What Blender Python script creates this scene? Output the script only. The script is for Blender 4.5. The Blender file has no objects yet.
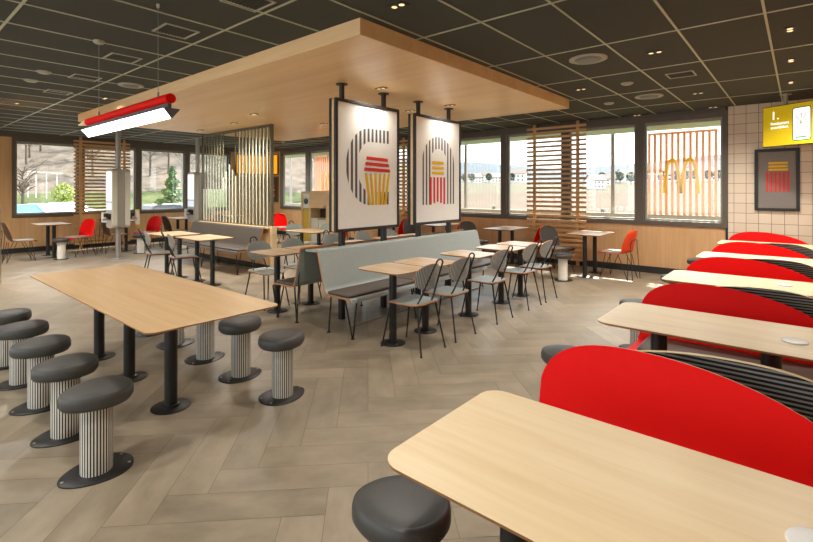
import bpy, bmesh, math, random
from mathutils import Vector, Matrix
random.seed(11)
sc = bpy.context.scene
COL = sc.collection
PI = math.pi

# ------------------------------------------------------------------ helpers
def lin(c):
    if isinstance(c, str):
        c = [int(c[i:i+2], 16)/255 for i in (0, 2, 4)]
    return tuple((x/12.92 if x <= .04045 else ((x+.055)/1.055)**2.4) for x in c) + (1.0,)

def sub(a, b): return Vector(a)-Vector(b)

class MB:
    def __init__(s): s.v = []; s.f = []; s.m = []
    def add(s, vs, fs, m=0):
        o = len(s.v); s.v += [tuple(v) for v in vs]
        for f in fs: s.f.append([i+o for i in f]); s.m.append(m)
        return s
    def box(s, a, b, m=0):
        x0, y0, z0 = [min(p, q) for p, q in zip(a, b)]; x1, y1, z1 = [max(p, q) for p, q in zip(a, b)]
        return s.add([(x0,y0,z0),(x1,y0,z0),(x1,y1,z0),(x0,y1,z0),(x0,y0,z1),(x1,y0,z1),(x1,y1,z1),(x0,y1,z1)],
              [(3,2,1,0),(4,5,6,7),(0,1,5,4),(1,2,6,5),(2,3,7,6),(3,0,4,7)], m)
    def ring_bridge(s, rings, m=0, caps=True, mcap=None):
        n = len(rings[0]); vs = [p for r in rings for p in r]; fs = []
        for k in range(len(rings)-1):
            for i in range(n):
                j = (i+1) % n
                fs.append((k*n+i, k*n+j, (k+1)*n+j, (k+1)*n+i))
        s.add(vs, fs, m)
        if caps:
            s.add(rings[0], [tuple(range(n-1, -1, -1))], m if mcap is None else mcap)
            s.add(rings[-1], [tuple(range(n))], m if mcap is None else mcap)
        return s
    def tube(s, pts, r, seg=8, m=0, caps=True):
        pts = [Vector(p) for p in pts]; rings = []
        rr = r if isinstance(r, (list, tuple)) else [r]*len(pts)
        t0 = (pts[1]-pts[0]).normalized()
        n = t0.orthogonal().normalized()
        for i, p in enumerate(pts):
            if i == 0: t = t0
            elif i == len(pts)-1: t = (pts[i]-pts[i-1]).normalized()
            else: t = ((pts[i]-pts[i-1]).normalized()+(pts[i+1]-pts[i]).normalized()).normalized()
            n = (n - t*n.dot(t)).normalized(); b = t.cross(n)
            rings.append([p+(n*math.cos(2*PI*k/seg)+b*math.sin(2*PI*k/seg))*rr[i] for k in range(seg)])
        return s.ring_bridge(rings, m, caps)
    def cyl(s, p, q, r, seg=24, m=0): return s.tube([p, q], r, seg, m)
    def lathe(s, prof, seg=32, c=(0,0), m=0, sx=1, sy=1, shape=None):
        rings = []
        for r, z in prof:
            ring = []
            for k in range(seg):
                a = 2*PI*k/seg
                if shape: x, y = shape(a, r)
                else: x, y = r*math.cos(a)*sx, r*math.sin(a)*sy
                ring.append((c[0]+x, c[1]+y, z))
            rings.append(ring)
        return s.ring_bridge(rings, m)
    def prism(s, poly, z0, z1, m=0, fn=None, ch=0, mside=None):
        """extrude a 2D outline; fn maps (u, v, w) to xyz; ch = small chamfer"""
        fn = fn or (lambda u, v, w: (u, v, w))
        n = len(poly)
        cx = sum(p[0] for p in poly)/n; cy = sum(p[1] for p in poly)/n
        def ins(d):
            out = []
            for i in range(n):
                a = Vector(poly[i-1]); b = Vector(poly[i]); c = Vector(poly[(i+1) % n])
                e1 = (b-a); e2 = (c-b)
                n1 = Vector((-e1.y, e1.x)); n2 = Vector((-e2.y, e2.x))
                nn = (n1.normalized() if n1.length else n1)+(n2.normalized() if n2.length else n2)
                nn = nn.normalized() if nn.length else nn
                out.append((b.x+nn.x*d, b.y+nn.y*d))
            return out
        if ch:
            q = ins(ch)
            rings = [[fn(*p, z0) for p in q], [fn(*p, z0+ch) for p in poly], [fn(*p, z1-ch) for p in poly], [fn(*p, z1) for p in q]]
        else:
            rings = [[fn(*p, z0) for p in poly], [fn(*p, z1) for p in poly]]
        return s.ring_bridge(rings, m if mside is None else mside, True, m)
    def grid(s, P, m=0):
        nu, nv = len(P), len(P[0])
        return s.add([p for r in P for p in r], [(i*nv+j, (i+1)*nv+j, (i+1)*nv+j+1, i*nv+j+1) for i in range(nu-1) for j in range(nv-1)], m)
    def ball(s, c, r, seg=16, rings=10, m=0):
        if not isinstance(r, (tuple, list)): r = (r, r, r)
        vs = [(c[0], c[1], c[2]-r[2])]; fs = []
        for i in range(1, rings):
            a = -PI/2+PI*i/rings
            for k in range(seg):
                b = 2*PI*k/seg
                vs.append((c[0]+r[0]*math.cos(a)*math.cos(b), c[1]+r[1]*math.cos(a)*math.sin(b), c[2]+r[2]*math.sin(a)))
        vs.append((c[0], c[1], c[2]+r[2]))
        for k in range(seg):
            fs.append((0, 1+(k+1) % seg, 1+k))
            for i in range(rings-2):
                a = 1+i*seg; fs.append((a+k, a+(k+1) % seg, a+seg+(k+1) % seg, a+seg+k))
            t = len(vs)-1; a = 1+(rings-2)*seg; fs.append((a+k, a+(k+1) % seg, t))
        return s.add(vs, fs, m)

def obj(name, mb, mats, parent=None, loc=(0,0,0), rot=0, smooth=35, bevel=None, solid=None, sub_=0):
    me = bpy.data.meshes.new(name)
    me.from_pydata(mb.v, [], mb.f)
    for m in (mats if isinstance(mats, (list, tuple)) else [mats]): me.materials.append(m)
    me.polygons.foreach_set('material_index', mb.m)
    bm = bmesh.new(); bm.from_mesh(me)
    bmesh.ops.remove_doubles(bm, verts=bm.verts, dist=1e-5)
    if not solid: bmesh.ops.recalc_face_normals(bm, faces=bm.faces)
    bm.to_mesh(me); bm.free()
    if smooth:
        for p in me.polygons: p.use_smooth = True
        me.set_sharp_from_angle(angle=math.radians(smooth))
    o = bpy.data.objects.new(name, me); COL.objects.link(o)
    o.location = loc; o.rotation_euler = (0, 0, rot)
    if parent: o.parent = parent
    if solid:
        t, off, back, rim = solid
        md = o.modifiers.new('thickness', 'SOLIDIFY'); md.thickness = t; md.offset = off
        md.material_offset = back; md.material_offset_rim = rim; md.use_even_offset = False
        me2 = bpy.data.meshes.new_from_object(o.evaluated_get(bpy.context.evaluated_depsgraph_get()))
        o.modifiers.clear(); o.data = me2; bpy.data.meshes.remove(me); me2.name = name
        if smooth:
            for p in me2.polygons: p.use_smooth = True
            me2.set_sharp_from_angle(angle=math.radians(smooth))
    if bevel:
        md = o.modifiers.new('edge', 'BEVEL'); md.width = bevel; md.segments = 2; md.limit_method = 'ANGLE'; md.angle_limit = math.radians(40)
    if sub_:
        md = o.modifiers.new('round', 'SUBSURF'); md.levels = sub_; md.render_levels = sub_
    return o

def tag(o, label=None, cat=None, group=None, kind=None):
    if label: o['label'] = label
    if cat: o['category'] = cat
    if group: o['group'] = group
    if kind: o['kind'] = kind
    return o
def thing(name, label, cat, loc=(0,0,0), rot=0, group=None):
    o = bpy.data.objects.new(name, None); COL.objects.link(o)
    o.empty_display_size = .1; o.location = loc; o.rotation_euler = (0, 0, rot)
    return tag(o, label, cat, group)
def dup(root, loc, rot=0, label=None, group=None):
    kids = {}
    for o in list(COL.objects): kids.setdefault(o.parent, []).append(o) if o.parent else None
    def rec(o, par):
        c = o.copy(); COL.objects.link(c)
        if par: c.parent = par
        for ch in kids.get(o, []): rec(ch, c)
        return c
    r = rec(root, None)
    r.location = loc; r.rotation_euler = (0, 0, rot)
    if label: r['label'] = label
    if group: r['group'] = group
    return r
def struct(name, mb, mats, parent=None, smooth=35, bevel=None):
    o = obj(name, mb, mats, parent, smooth=smooth, bevel=bevel)
    o['kind'] = 'structure'
    return o
def rrect(x0, y0, x1, y1, r, n=7):
    out = []
    for cx, cy, a0 in ((x1-r, y1-r, 0), (x0+r, y1-r, PI/2), (x0+r, y0+r, PI), (x1-r, y0+r, 3*PI/2)):
        for k in range(n+1):
            a = a0+PI/2*k/n; out.append((cx+r*math.cos(a), cy+r*math.sin(a)))
    return out
def fillet(pts, rads, n=6):
    """2D polyline with rounded corners"""
    out = [tuple(pts[0])]
    for i in range(1, len(pts)-1):
        p = Vector(pts[i]); a = Vector(pts[i-1])-p; b = Vector(pts[i+1])-p
        r = min(rads, a.length*.49, b.length*.49)
        a0 = p+a.normalized()*r; b0 = p+b.normalized()*r
        for k in range(n+1):
            t = k/n; q = a0*(1-t)**2+p*2*t*(1-t)+b0*t*t; out.append(tuple(q))
    out.append(tuple(pts[-1])); return out

# ------------------------------------------------------------------ materials
def nmat(name):
    m = bpy.data.materials.new(name); m.use_nodes = True
    nt = m.node_tree; b = nt.nodes['Principled BSDF']
    return m, nt, b
def mat(name, c, rough=.5, metal=0, var=.06, scale=30, bump=0, spec=.5, emit=None, es=0):
    m, nt, b = nmat(name)
    b.inputs['Roughness'].default_value = rough; b.inputs['Metallic'].default_value = metal
    b.inputs['Specular IOR Level'].default_value = spec
    tc = nt.nodes.new('ShaderNodeTexCoord'); nz = nt.nodes.new('ShaderNodeTexNoise')
    nz.inputs['Scale'].default_value = scale; nz.inputs['Detail'].default_value = 4
    nt.links.new(tc.outputs['Object'], nz.inputs['Vector'])
    r = nt.nodes.new('ShaderNodeValToRGB'); l = lin(c)
    r.color_ramp.elements[0].color = tuple(min(1, x*(1-var)) for x in l[:3])+(1,)
    r.color_ramp.elements[1].color = tuple(min(1, x*(1+var)) for x in l[:3])+(1,)
    r.color_ramp.elements[0].position = .3; r.color_ramp.elements[1].position = .7
    nt.links.new(nz.outputs['Fac'], r.inputs['Fac']); nt.links.new(r.outputs['Color'], b.inputs['Base Color'])
    if bump:
        bp = nt.nodes.new('ShaderNodeBump'); bp.inputs['Strength'].default_value = bump; bp.inputs['Distance'].default_value = .01
        nt.links.new(nz.outputs['Fac'], bp.inputs['Height']); nt.links.new(bp.outputs['Normal'], b.inputs['Normal'])
    if emit:
        b.inputs['Emission Color'].default_value = lin(emit); b.inputs['Emission Strength'].default_value = es
    return m
def wood(name, c1, c2, axis='x', scale=1.0, rough=.42, planks=None):
    m, nt, b = nmat(name); N = nt.nodes.new; L = nt.links.new
    b.inputs['Roughness'].default_value = rough
    tc = N('ShaderNodeTexCoord'); mp = N('ShaderNodeMapping')
    sc_ = {'x': (1.2, 22, 22), 'y': (22, 1.2, 22), 'z': (22, 22, 1.2)}[axis]
    mp.inputs['Scale'].default_value = [x*scale for x in sc_]
    L(tc.outputs['Object'], mp.inputs['Vector'])
    n1 = N('ShaderNodeTexNoise'); n1.inputs['Scale'].default_value = 1; n1.inputs['Detail'].default_value = 6; n1.inputs['Roughness'].default_value = .6
    n1.inputs['Distortion'].default_value = .6
    L(mp.outputs[0], n1.inputs['Vector'])
    mp2 = N('ShaderNodeMapping'); mp2.inputs['Scale'].default_value = [x*scale*.22 for x in sc_]; L(tc.outputs['Object'], mp2.inputs['Vector'])
    n2 = N('ShaderNodeTexNoise'); n2.inputs['Scale'].default_value = 1; n2.inputs['Detail'].default_value = 3; L(mp2.outputs[0], n2.inputs['Vector'])
    mx = N('ShaderNodeMath'); mx.operation = 'ADD'; L(n1.outputs['Fac'], mx.inputs[0]); L(n2.outputs['Fac'], mx.inputs[1])
    md = N('ShaderNodeMath'); md.operation = 'MULTIPLY'; md.inputs[1].default_value = .5; L(mx.outputs[0], md.inputs[0])
    r = N('ShaderNodeValToRGB'); r.color_ramp.elements[0].color = lin(c2); r.color_ramp.elements[1].color = lin(c1)
    r.color_ramp.elements[0].position = .36; r.color_ramp.elements[1].position = .62
    L(md.outputs[0], r.inputs['Fac']); L(r.outputs['Color'], b.inputs['Base Color'])
    return m
def emis(name, c, s):
    m, nt, b = nmat(name)
    b.inputs['Base Color'].default_value = lin(c); b.inputs['Roughness'].default_value = .4
    b.inputs['Emission Color'].default_value = lin(c); b.inputs['Emission Strength'].default_value = s
    return m
def glassmat(name, tint=(.97, .99, .98), refl=.07):
    m = bpy.data.materials.new(name); m.use_nodes = True; nt = m.node_tree; nt.nodes.clear(); N = nt.nodes.new
    o = N('ShaderNodeOutputMaterial'); t = N('ShaderNodeBsdfTransparent'); t.inputs[0].default_value = tint+(1,)
    g = N('ShaderNodeBsdfGlossy'); g.inputs['Roughness'].default_value = .02
    x = N('ShaderNodeMixShader'); x.inputs[0].default_value = refl*.5; nt.links.new(t.outputs[0], x.inputs[1]); nt.links.new(g.outputs[0], x.inputs[2])
    nt.links.new(x.outputs[0], o.inputs[0]); return m

M = {}
M['oak_x'] = wood('oak_x', 'ECD6AE', 'DDC092', 'x', 1.0, .38)
M['oak_y'] = wood('oak_y', 'E6CC9F', 'D4B384', 'y', 1.0, .38)
M['oak_communal'] = wood('oak_communal', 'DCBA8E', 'CBA574', 'x', 1.0, .30)
M['oak_edge'] = wood('oak_edge', 'A87A4C', '93653A', 'x', 1.0, .5)
M['oak_bistro'] = wood('oak_bistro', 'D2B58E', 'B8946A', 'x', 1.4, .34)
M['panel_z'] = wood('panel_z', 'D2A878', 'C29463', 'z', 1.0, .5)
M['soffit'] = wood('soffit', 'EDCB9A', 'DFB985', 'x', .8, .4)
M['slat'] = wood('slat_wood', 'D6AA74', 'BE8E56', 'x', 1.5, .5)
M['slat_y'] = wood('slat_wood_y', 'D6AA74', 'BE8E56', 'y', 1.5, .5)
M['ply'] = wood('ply_edge', 'D08A55', 'B06A35', 'x', 3, .5)
M['paleply'] = wood('pale_ply_edge', 'E6CFA0', 'D2B684', 'x', 3, .5)
M['black'] = mat('black_steel', '1E1D1C', .42, 0, .1)
M['frame'] = mat('window_frame', '5B5145', .45, 0, .06)
M['base'] = mat('dark_baseboard', '262320', .5)
M['cushion'] = mat('charcoal_leather', '43423F', .48, 0, .05, 60, .05)
M['cushion_b'] = mat('brown_leather', '574B41', .5, 0, .05, 60, .05)
M['red'] = mat('red_laminate', 'EA0A04', .5, 0, .02, 20, 0, .12)
M['orange'] = mat('orange_red_laminate', 'E8451C', .42, 0, .03)
M['grey'] = mat('grey_laminate', '9BA39E', .42, 0, .03)
M['greydk'] = mat('dark_grey_laminate', '777B78', .45, 0, .04)
M['taupe'] = mat('taupe_vinyl', '4C453D', .6, 0, .05, 50, .04)
M['brownshell'] = mat('brown_laminate', '4B3A30', .4, 0, .06)
M['white'] = mat('white_plastic', 'E9E7E2', .35, 0, .02)
M['canvas'] = mat('white_canvas', 'F3F3EF', .75, 0, .02)
M['artgrey'] = mat('art_grey', '5C5B5E', .8, 0, .03)
M['artred'] = mat('art_red', 'D8302A', .8, 0, .04)
M['artyel'] = mat('art_yellow', 'E5B71E', .8, 0, .04)
M['silver'] = mat('silver_metal', '9D9A93', .35, .6, .04)
M['steel'] = mat('steel', 'B9B5AC', .3, .9, .05)
M['kiosk'] = mat('kiosk_white', 'BFBAAE', .4, 0, .02)
M['tbar'] = mat('grid_bar', 'B3B59C', .4, .2, .05)
M['vent'] = mat('vent_white', 'A9A494', .5, 0, .05)
M['darkvent'] = mat('vent_dark', '2B2A27', .6, 0, .1)
M['lampglow'] = emis('lamp_glow', 'FFD9A0', .5)
M['diffuser'] = emis('diffuser_glow', 'FFF2E0', 5)
M['glass'] = glassmat('clear_glass')
M['glass2'] = glassmat('screen_glass', (.90, .93, .88), .09)
M['yellow'] = mat('yellow_panel', 'D9B63A', .5, 0, .1, 60)
M['screen_y'] = emis('yellow_screen', 'C8AA10', .16)
M['screen_o'] = emis('orange_screen', 'F4A21A', .35)
M['screen_w'] = emis('white_screen', 'F4F4F2', .4)
M['screen_b'] = emis('pale_screen', 'CBD6E6', .35)
M['ink_w'] = emis('white_ink', 'FFFFFF', .5)
M['greyframe'] = mat('grey_canvas', '7C7671', .7, 0, .03)
M['cream'] = mat('cream_stripe', 'E4DFD3', .45, 0, .04)
M['stripe_d'] = mat('dark_stripe', '2B2C2E', .45, 0, .05)
M['bronze'] = mat('bronze_slat', '57523F', .45, 0, .05)
M['paleslat'] = mat('pale_slat', 'D3D6C2', .5, 0, .05)
M['plaster'] = mat('plaster_wall', 'CDBFA8', .8, 0, .03)

def stripemat(name, c1, c2, axis, freq, duty=.5, rough=.5):
    m, nt, b = nmat(name); N = nt.nodes.new; L = nt.links.new
    b.inputs['Roughness'].default_value = rough
    tc = N('ShaderNodeTexCoord'); sp = N('ShaderNodeSeparateXYZ'); L(tc.outputs['Object'], sp.inputs[0])
    mu = N('ShaderNodeMath'); mu.operation = 'MULTIPLY'; mu.inputs[1].default_value = freq; L(sp.outputs['XYZ'.index(axis)], mu.inputs[0])
    fr = N('ShaderNodeMath'); fr.operation = 'FRACT'; L(mu.outputs[0], fr.inputs[0])
    gt = N('ShaderNodeMath'); gt.operation = 'GREATER_THAN'; gt.inputs[1].default_value = duty; L(fr.outputs[0], gt.inputs[0])
    mx = N('ShaderNodeMix'); mx.data_type = 'RGBA'; L(gt.outputs[0], mx.inputs[0])
    mx.inputs[6].default_value = lin(c1); mx.inputs[7].default_value = lin(c2)
    L(mx.outputs[2], b.inputs['Base Color']); return m
M['stripe_h'] = stripemat('black_grey_stripes', '17171A', '8F8B86', 'Z', 52, .55)
M['stripe_c'] = stripemat('chair_back_stripes', '55595A', 'B4B7B3', 'Y', 62, .5)
M['stripe_s'] = stripemat('seat_edge_stripes', '6E7270', 'B5B7B2', 'Y', 40, .5)

def grass_mat():
    m, nt, b = nmat('terrain'); N = nt.nodes.new; L = nt.links.new
    b.inputs['Roughness'].default_value = .95; b.inputs['Specular IOR Level'].default_value = .1
    tc = N('ShaderNodeTexCoord'); at = N('ShaderNodeAttribute'); at.attribute_name = 'ground'
    nz = N('ShaderNodeTexNoise'); nz.inputs['Scale'].default_value = .35; nz.inputs['Detail'].default_value = 8; nz.inputs['Roughness'].default_value = .7
    L(tc.outputs['Object'], nz.inputs['Vector'])
    r = N('ShaderNodeValToRGB'); r.color_ramp.elements[0].color = (.55, .55, .55, 1); r.color_ramp.elements[1].color = (1.35, 1.35, 1.35, 1)
    r.color_ramp.elements[0].position = .3; r.color_ramp.elements[1].position = .7
    L(nz.outputs['Fac'], r.inputs['Fac'])
    mx = N('ShaderNodeMix'); mx.data_type = 'RGBA'; mx.blend_type = 'MULTIPLY'; mx.inputs[0].default_value = 1
    L(at.outputs['Color'], mx.inputs[6]); L(r.outputs['Color'], mx.inputs[7]); L(mx.outputs[2], b.inputs['Base Color'])
    return m

def floor_mat():
    m, nt, b = nmat('floor_tiles'); N = nt.nodes.new; L = nt.links.new
    uv = N('ShaderNodeUVMap'); uv.uv_map = 'tile'
    at = N('ShaderNodeAttribute'); at.attribute_name = 'tone'
    mp = N('ShaderNodeMapping'); mp.inputs['Scale'].default_value = (3.0, 6, 1); L(uv.outputs[0], mp.inputs[0])
    nz = N('ShaderNodeTexNoise'); nz.inputs['Scale'].default_value = 1.0; nz.inputs['Detail'].default_value = 7; nz.inputs['Roughness'].default_value = .6
    L(mp.outputs[0], nz.inputs['Vector'])
    ad = N('ShaderNodeMath'); ad.operation = 'MULTIPLY_ADD'; ad.inputs[1].default_value = .75; L(nz.outputs['Fac'], ad.inputs[0])
    mt = N('ShaderNodeMath'); mt.operation = 'MULTIPLY'; mt.inputs[1].default_value = .2; L(at.outputs['Fac'], mt.inputs[0]); L(mt.outputs[0], ad.inputs[2])
    r = N('ShaderNodeValToRGB'); r.color_ramp.elements[0].color = lin('7E725F'); r.color_ramp.elements[1].color = lin('AC9B83')
    r.color_ramp.elements[0].position = .28; r.color_ramp.elements[1].position = .78
    L(ad.outputs[0], r.inputs['Fac']); L(r.outputs['Color'], b.inputs['Base Color'])
    rr = N('ShaderNodeMapRange'); rr.inputs['To Min'].default_value = .28; rr.inputs['To Max'].default_value = .5; L(nz.outputs['Fac'], rr.inputs[0]); L(rr.outputs[0], b.inputs['Roughness'])
    return m
def tilemat():
    m, nt, b = nmat('wall_tiles'); N = nt.nodes.new; L = nt.links.new
    tc = N('ShaderNodeTexCoord'); mp = N('ShaderNodeMapping'); mp.inputs['Rotation'].default_value = (PI/2, 0, 0)
    mp.inputs['Location'].default_value = (.02, 0, 0)
    L(tc.outputs['Object'], mp.inputs[0])
    br = N('ShaderNodeTexBrick'); br.offset = 0; br.squash = 1
    br.inputs['Scale'].default_value = 1; br.inputs['Brick Width'].default_value = .163; br.inputs['Row Height'].default_value = .163
    br.inputs['Mortar Size'].default_value = .0035; br.inputs['Color1'].default_value = lin('DCCBB4'); br.inputs['Color2'].default_value = lin('D6C4AC'); br.inputs['Mortar'].default_value = lin('6E6255')
    L(mp.outputs[0], br.inputs['Vector']); L(br.outputs['Color'], b.inputs['Base Color'])
    b.inputs['Roughness'].default_value = .28; return m

# ------------------------------------------------------------------ dimensions
XL, YR, XE, YS, ZC = -14.4, 9.4, 1.0, -4.0, 2.91
CAMZ = 1.52; A = math.radians(40.26); SA, CA = math.sin(A), math.cos(A); F = 464.6
def at(px, py, z):
    d = F*(CAMZ-z)/(py-190); r = (px-406.5)/F*d
    return (-SA*d+CA*r, CA*d+SA*r)
def atd(px, d):
    r = (px-406.5)/F*d; return (-SA*d+CA*r, CA*d+SA*r)

# ------------------------------------------------------------------ floor: herringbone tiles
def build_floor():
    w, n, g = .2, 4, .0015
    bm = bmesh.new(); uvl = bm.loops.layers.uv.new('tile'); tone = bm.loops.layers.float_color.new('tone')
    c45 = math.cos(PI/4)
    def rect(x0, y0, x1, y1, horiz):
        t = random.random(); ox, oy = random.random()*50, random.random()*50
        pts = [(x0+g, y0+g), (x1-g, y0+g), (x1-g, y1-g), (x0+g, y1-g)]
        W = [((x-y)*c45, (x+y)*c45) for x, y in pts]
        if all(p[0] < XL-.1 or p[0] > XE+.1 or p[1] < YS-.1 or p[1] > YR+.1 for p in W): return
        f = bm.faces.new([bm.verts.new((p[0], p[1], 0)) for p in W])
        for l, (x, y) in zip(f.loops, pts):
            u, v = (x-x0, y-y0) if horiz else (y-y0, x-x0)
            l[uvl].uv = (u+ox, v+oy); l[tone] = (t, t, t, 1)
    for x in range(-80, 80):
        for y in range(-60, 120):
            m = (x-y) % (2*n)
            cx, cy = (x-y)*w*c45, (x+y)*w*c45
            if not (XL-2 < cx < XE+2 and YS-2 < cy < YR+2): continue
            if m == 0: rect(x*w, y*w, (x+n)*w, (y+1)*w, True)
            elif m == 2*n-1: rect(x*w, y*w, (x+1)*w, (y+n)*w, False)
    for co, no in (((XL,0,0),(-1,0,0)), ((XE,0,0),(1,0,0)), ((0,YS,0),(0,-1,0)), ((0,YR,0),(0,1,0))):
        bmesh.ops.bisect_plane(bm, geom=bm.verts[:]+bm.edges[:]+bm.faces[:], plane_co=co, plane_no=no, clear_outer=True)
    # grout bed just under the tiles
    vs = [bm.verts.new(p) for p in ((XL,YS,-.0015),(XE,YS,-.0015),(XE,YR,-.0015),(XL,YR,-.0015))]
    f = bm.faces.new(vs); f.material_index = 1
    me = bpy.data.meshes.new('floor'); bm.to_mesh(me); bm.free()
    me.materials.append(floor_mat()); me.materials.append(mat('grout', '7A6D5B', .8))
    o = bpy.data.objects.new('floor', me); COL.objects.link(o); o['kind'] = 'structure'
build_floor()

# ------------------------------------------------------------------ ceiling with grid
mb = MB(); mb.box((XL-.1, YS-.1, ZC), (XE+.1, YR+.1, ZC+.1), 0)
k = 0
x = -.21+.6*2
while x > XL:
    if x < XE: mb.box((x-.009, YS, ZC-.006), (x+.009, YR, ZC), 1)
    x -= .6
for k in range(-4, 8):
    y = .79+1.27*k
    if YS < y < YR: mb.box((XL, y-.010, ZC-.005), (XE, y+.010, ZC), 1)
struct('ceiling', mb, [mat('ceiling_fabric', '40423C', .9, 0, .25, 180, .1), M['tbar']], smooth=0)

# wooden soffit
mb = MB(); mb.box((-10.11, 2.61, 2.77), (-2.70, 7.05, ZC))
struct('trim_1', mb, M['soffit'], smooth=0, bevel=.004)

# ------------------------------------------------------------------ walls
# right window wall (y = YR): panel below, header above, tile part from -0.92
mb = MB()
mb.box((XL, YR, 0), (-.92, YR+.14, .88)); mb.box((XL, YR, 2.85), (-.92, YR+.14, ZC), 1); mb.box((XL, YR, .88), (-13.62, YR+.14, 2.85))
struct('wall_back', mb, [M['panel_z'], M['frame']], smooth=0)
mb = MB(); mb.box((-.92, YR-.015, 0), (XE, YR+.14, ZC)); struct('wall_tiled', mb, tilemat(), smooth=0)
mb = MB(); mb.box((-.95, YR-.022, 0), (-.915, YR, ZC)); struct('trim_2', mb, M['black'], smooth=0)
mb = MB(); mb.box((XL-.14, YS, 0), (XL, YR, .85)); mb.box((XL-.14, YS, 2.79), (XL, YR, ZC), 1); mb.box((XL-.14, YS, .85), (XL, 2.38, 2.79)); mb.box((XL-.14, 7.97, .85), (XL, YR, 2.79))
struct('wall_left', mb, [M['panel_z'], M['frame']], smooth=0)
mb = MB(); mb.box((XE, YS, 0), (XE+.12, YR, ZC)); struct('wall_right', mb, M['panel_z'], smooth=0)
mb = MB(); mb.box((XL, YS-.12, 0), (XE, YS, .5)); mb.box((XL, YS-.12, 2.8), (XE, YS, ZC)); mb.box((XL, YS-.12, .5), (-13.0, YS, 2.8)); mb.box((.6, YS-.12, .5), (XE, YS, 2.8)); struct('wall_front', mb, M['plaster'], smooth=0)
mb = MB(); mb.box((XL, YR-.02, 0), (-.95, YR, .12)); struct('baseboard_back', mb, M['base'], smooth=0)
mb = MB(); mb.box((XL, YS, 0), (XL+.02, YR-.02, .12)); struct('baseboard_left', mb, M['base'], smooth=0)

def window(n, horiz, a, b, z0, z1, inner=None, cas='l'):
    """a framed window between a and b; horiz: on the back wall (along x)"""
    fx = (lambda u, v, w: (u, YR+w, v)) if horiz else (lambda u, v, w: (XL-w, u, v))
    def bx(mb, u0, v0, u1, v1, w0, w1, m=0):
        p, q = fx(u0, v0, w0), fx(u1, v1, w1); mb.box(p, q, m)
    mb = MB(); t = .075
    for w0, w1, i in ((-.03, .12, 0),):
        bx(mb, a, z0, a+t, z1, w0, w1); bx(mb, b-t, z0, b, z1, w0, w1)
        bx(mb, a+t, z1-.095, b-t, z1, w0, w1); bx(mb, a+t, z0, b-t, z0+.085, w0, w1)
    c = .03
    bx(mb, a+t, z0+.085, a+t+c, z1-.095, .03, .1, 1); bx(mb, b-t-c, z0+.085, b-t, z1-.095, .03, .1, 1)
    bx(mb, a+t+c, z0+.085, b-t-c, z0+.085+c, .03, .1, 1); bx(mb, a+t+c, z1-.12-c, b-t-c, z1-.095, .03, .1, 1)
    o = struct('window_%d' % n, mb, [M['frame'], M['sash']], smooth=0, bevel=.004)
    g = MB(); bx(g, a+t+c, z0+.085+c, b-t-c, z1-.095-c, .06, .068)
    gl = obj('glass_pane', g, M['glass'], o, smooth=0)
M['sash'] = mat('grey_sash', '8D8A7C', .4, 0, .05)
backs = [-.92, -2.27, -3.68, -5.08, -6.42, -7.85, -9.25, -10.68, -12.15, -13.62]
for i in range(len(backs)-1): window(i+1, True, backs[i+1], backs[i], .88, 2.85)
for i in range(8):  # unseen windows behind the camera, added so skylight fills the foreground
    a = -13.0+1.7*i; b_ = a+1.7; mb = MB(); mb.box((a, YS-.12, .5), (a+.05, YS, 2.8)); mb.box((b_-.05, YS-.12, .5), (b_, YS, 2.8)); mb.box((a+.05, YS-.12, .5), (b_-.05, YS, .56)); mb.box((a+.05, YS-.12, 2.74), (b_-.05, YS, 2.8))
    o = struct('window_%d' % (20+i), mb, M['frame'], smooth=0); mb = MB(); mb.box((a+.05, YS-.064, .56), (b_-.05, YS-.056, 2.74)); obj('glass_pane', mb, M['glass'], o, smooth=0)
lefts = [2.38, 3.78, 5.17, 6.55, 7.97]
for i in range(4): window(11+i, False, lefts[i], lefts[i+1], .85, 2.79)

# ------------------------------------------------------------------ wooden slat blinds inside the windows
def blind(label, horiz, a, b, z0, z1, pitch, uprights, off):
    t = thing('slat_screen', label, 'slat screen', ((a+b)/2, YR-.1, z0) if horiz else (XL+.1, (a+b)/2, z0))
    h = (b-a)/2; mb = MB(); z = 0
    while z0+z < z1:
        mb.box((-h, -.012, z), (h, .012, z+.046)) if horiz else mb.box((-.012, -h, z), (.012, h, z+.046))
        z += pitch
    obj('slats', mb, M['slat'] if horiz else M['slat_y'], t, smooth=0)
    for u in uprights:
        mb = MB(); v = u-(a+b)/2; H = ZC-z0
        if horiz: mb.box((v-.03, .012, -z0), (v+.03, .05, H))
        else: mb.box((-.05, v-.03, -z0), (-.012, v+.03, H))
        obj('upright', mb, M['slat'] if horiz else M['slat_y'], t, smooth=0)
blind('horizontal wooden slat screen over the window above the small grey stool', True, -4.48, -3.22, .1, 2.86, .096, (-4.32, -3.40), 0)
blind('horizontal wooden slat screen glimpsed between the two hanging pictures', True, -9.1, -7.84, .1, 2.86, .096, (-8.95, -8.0), 0)
blind('horizontal wooden slat screen at the left windows behind the pole-mounted kiosk', False, 3.6, 4.92, .1, 2.82, .092, (3.76, 4.78), 0)

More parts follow.
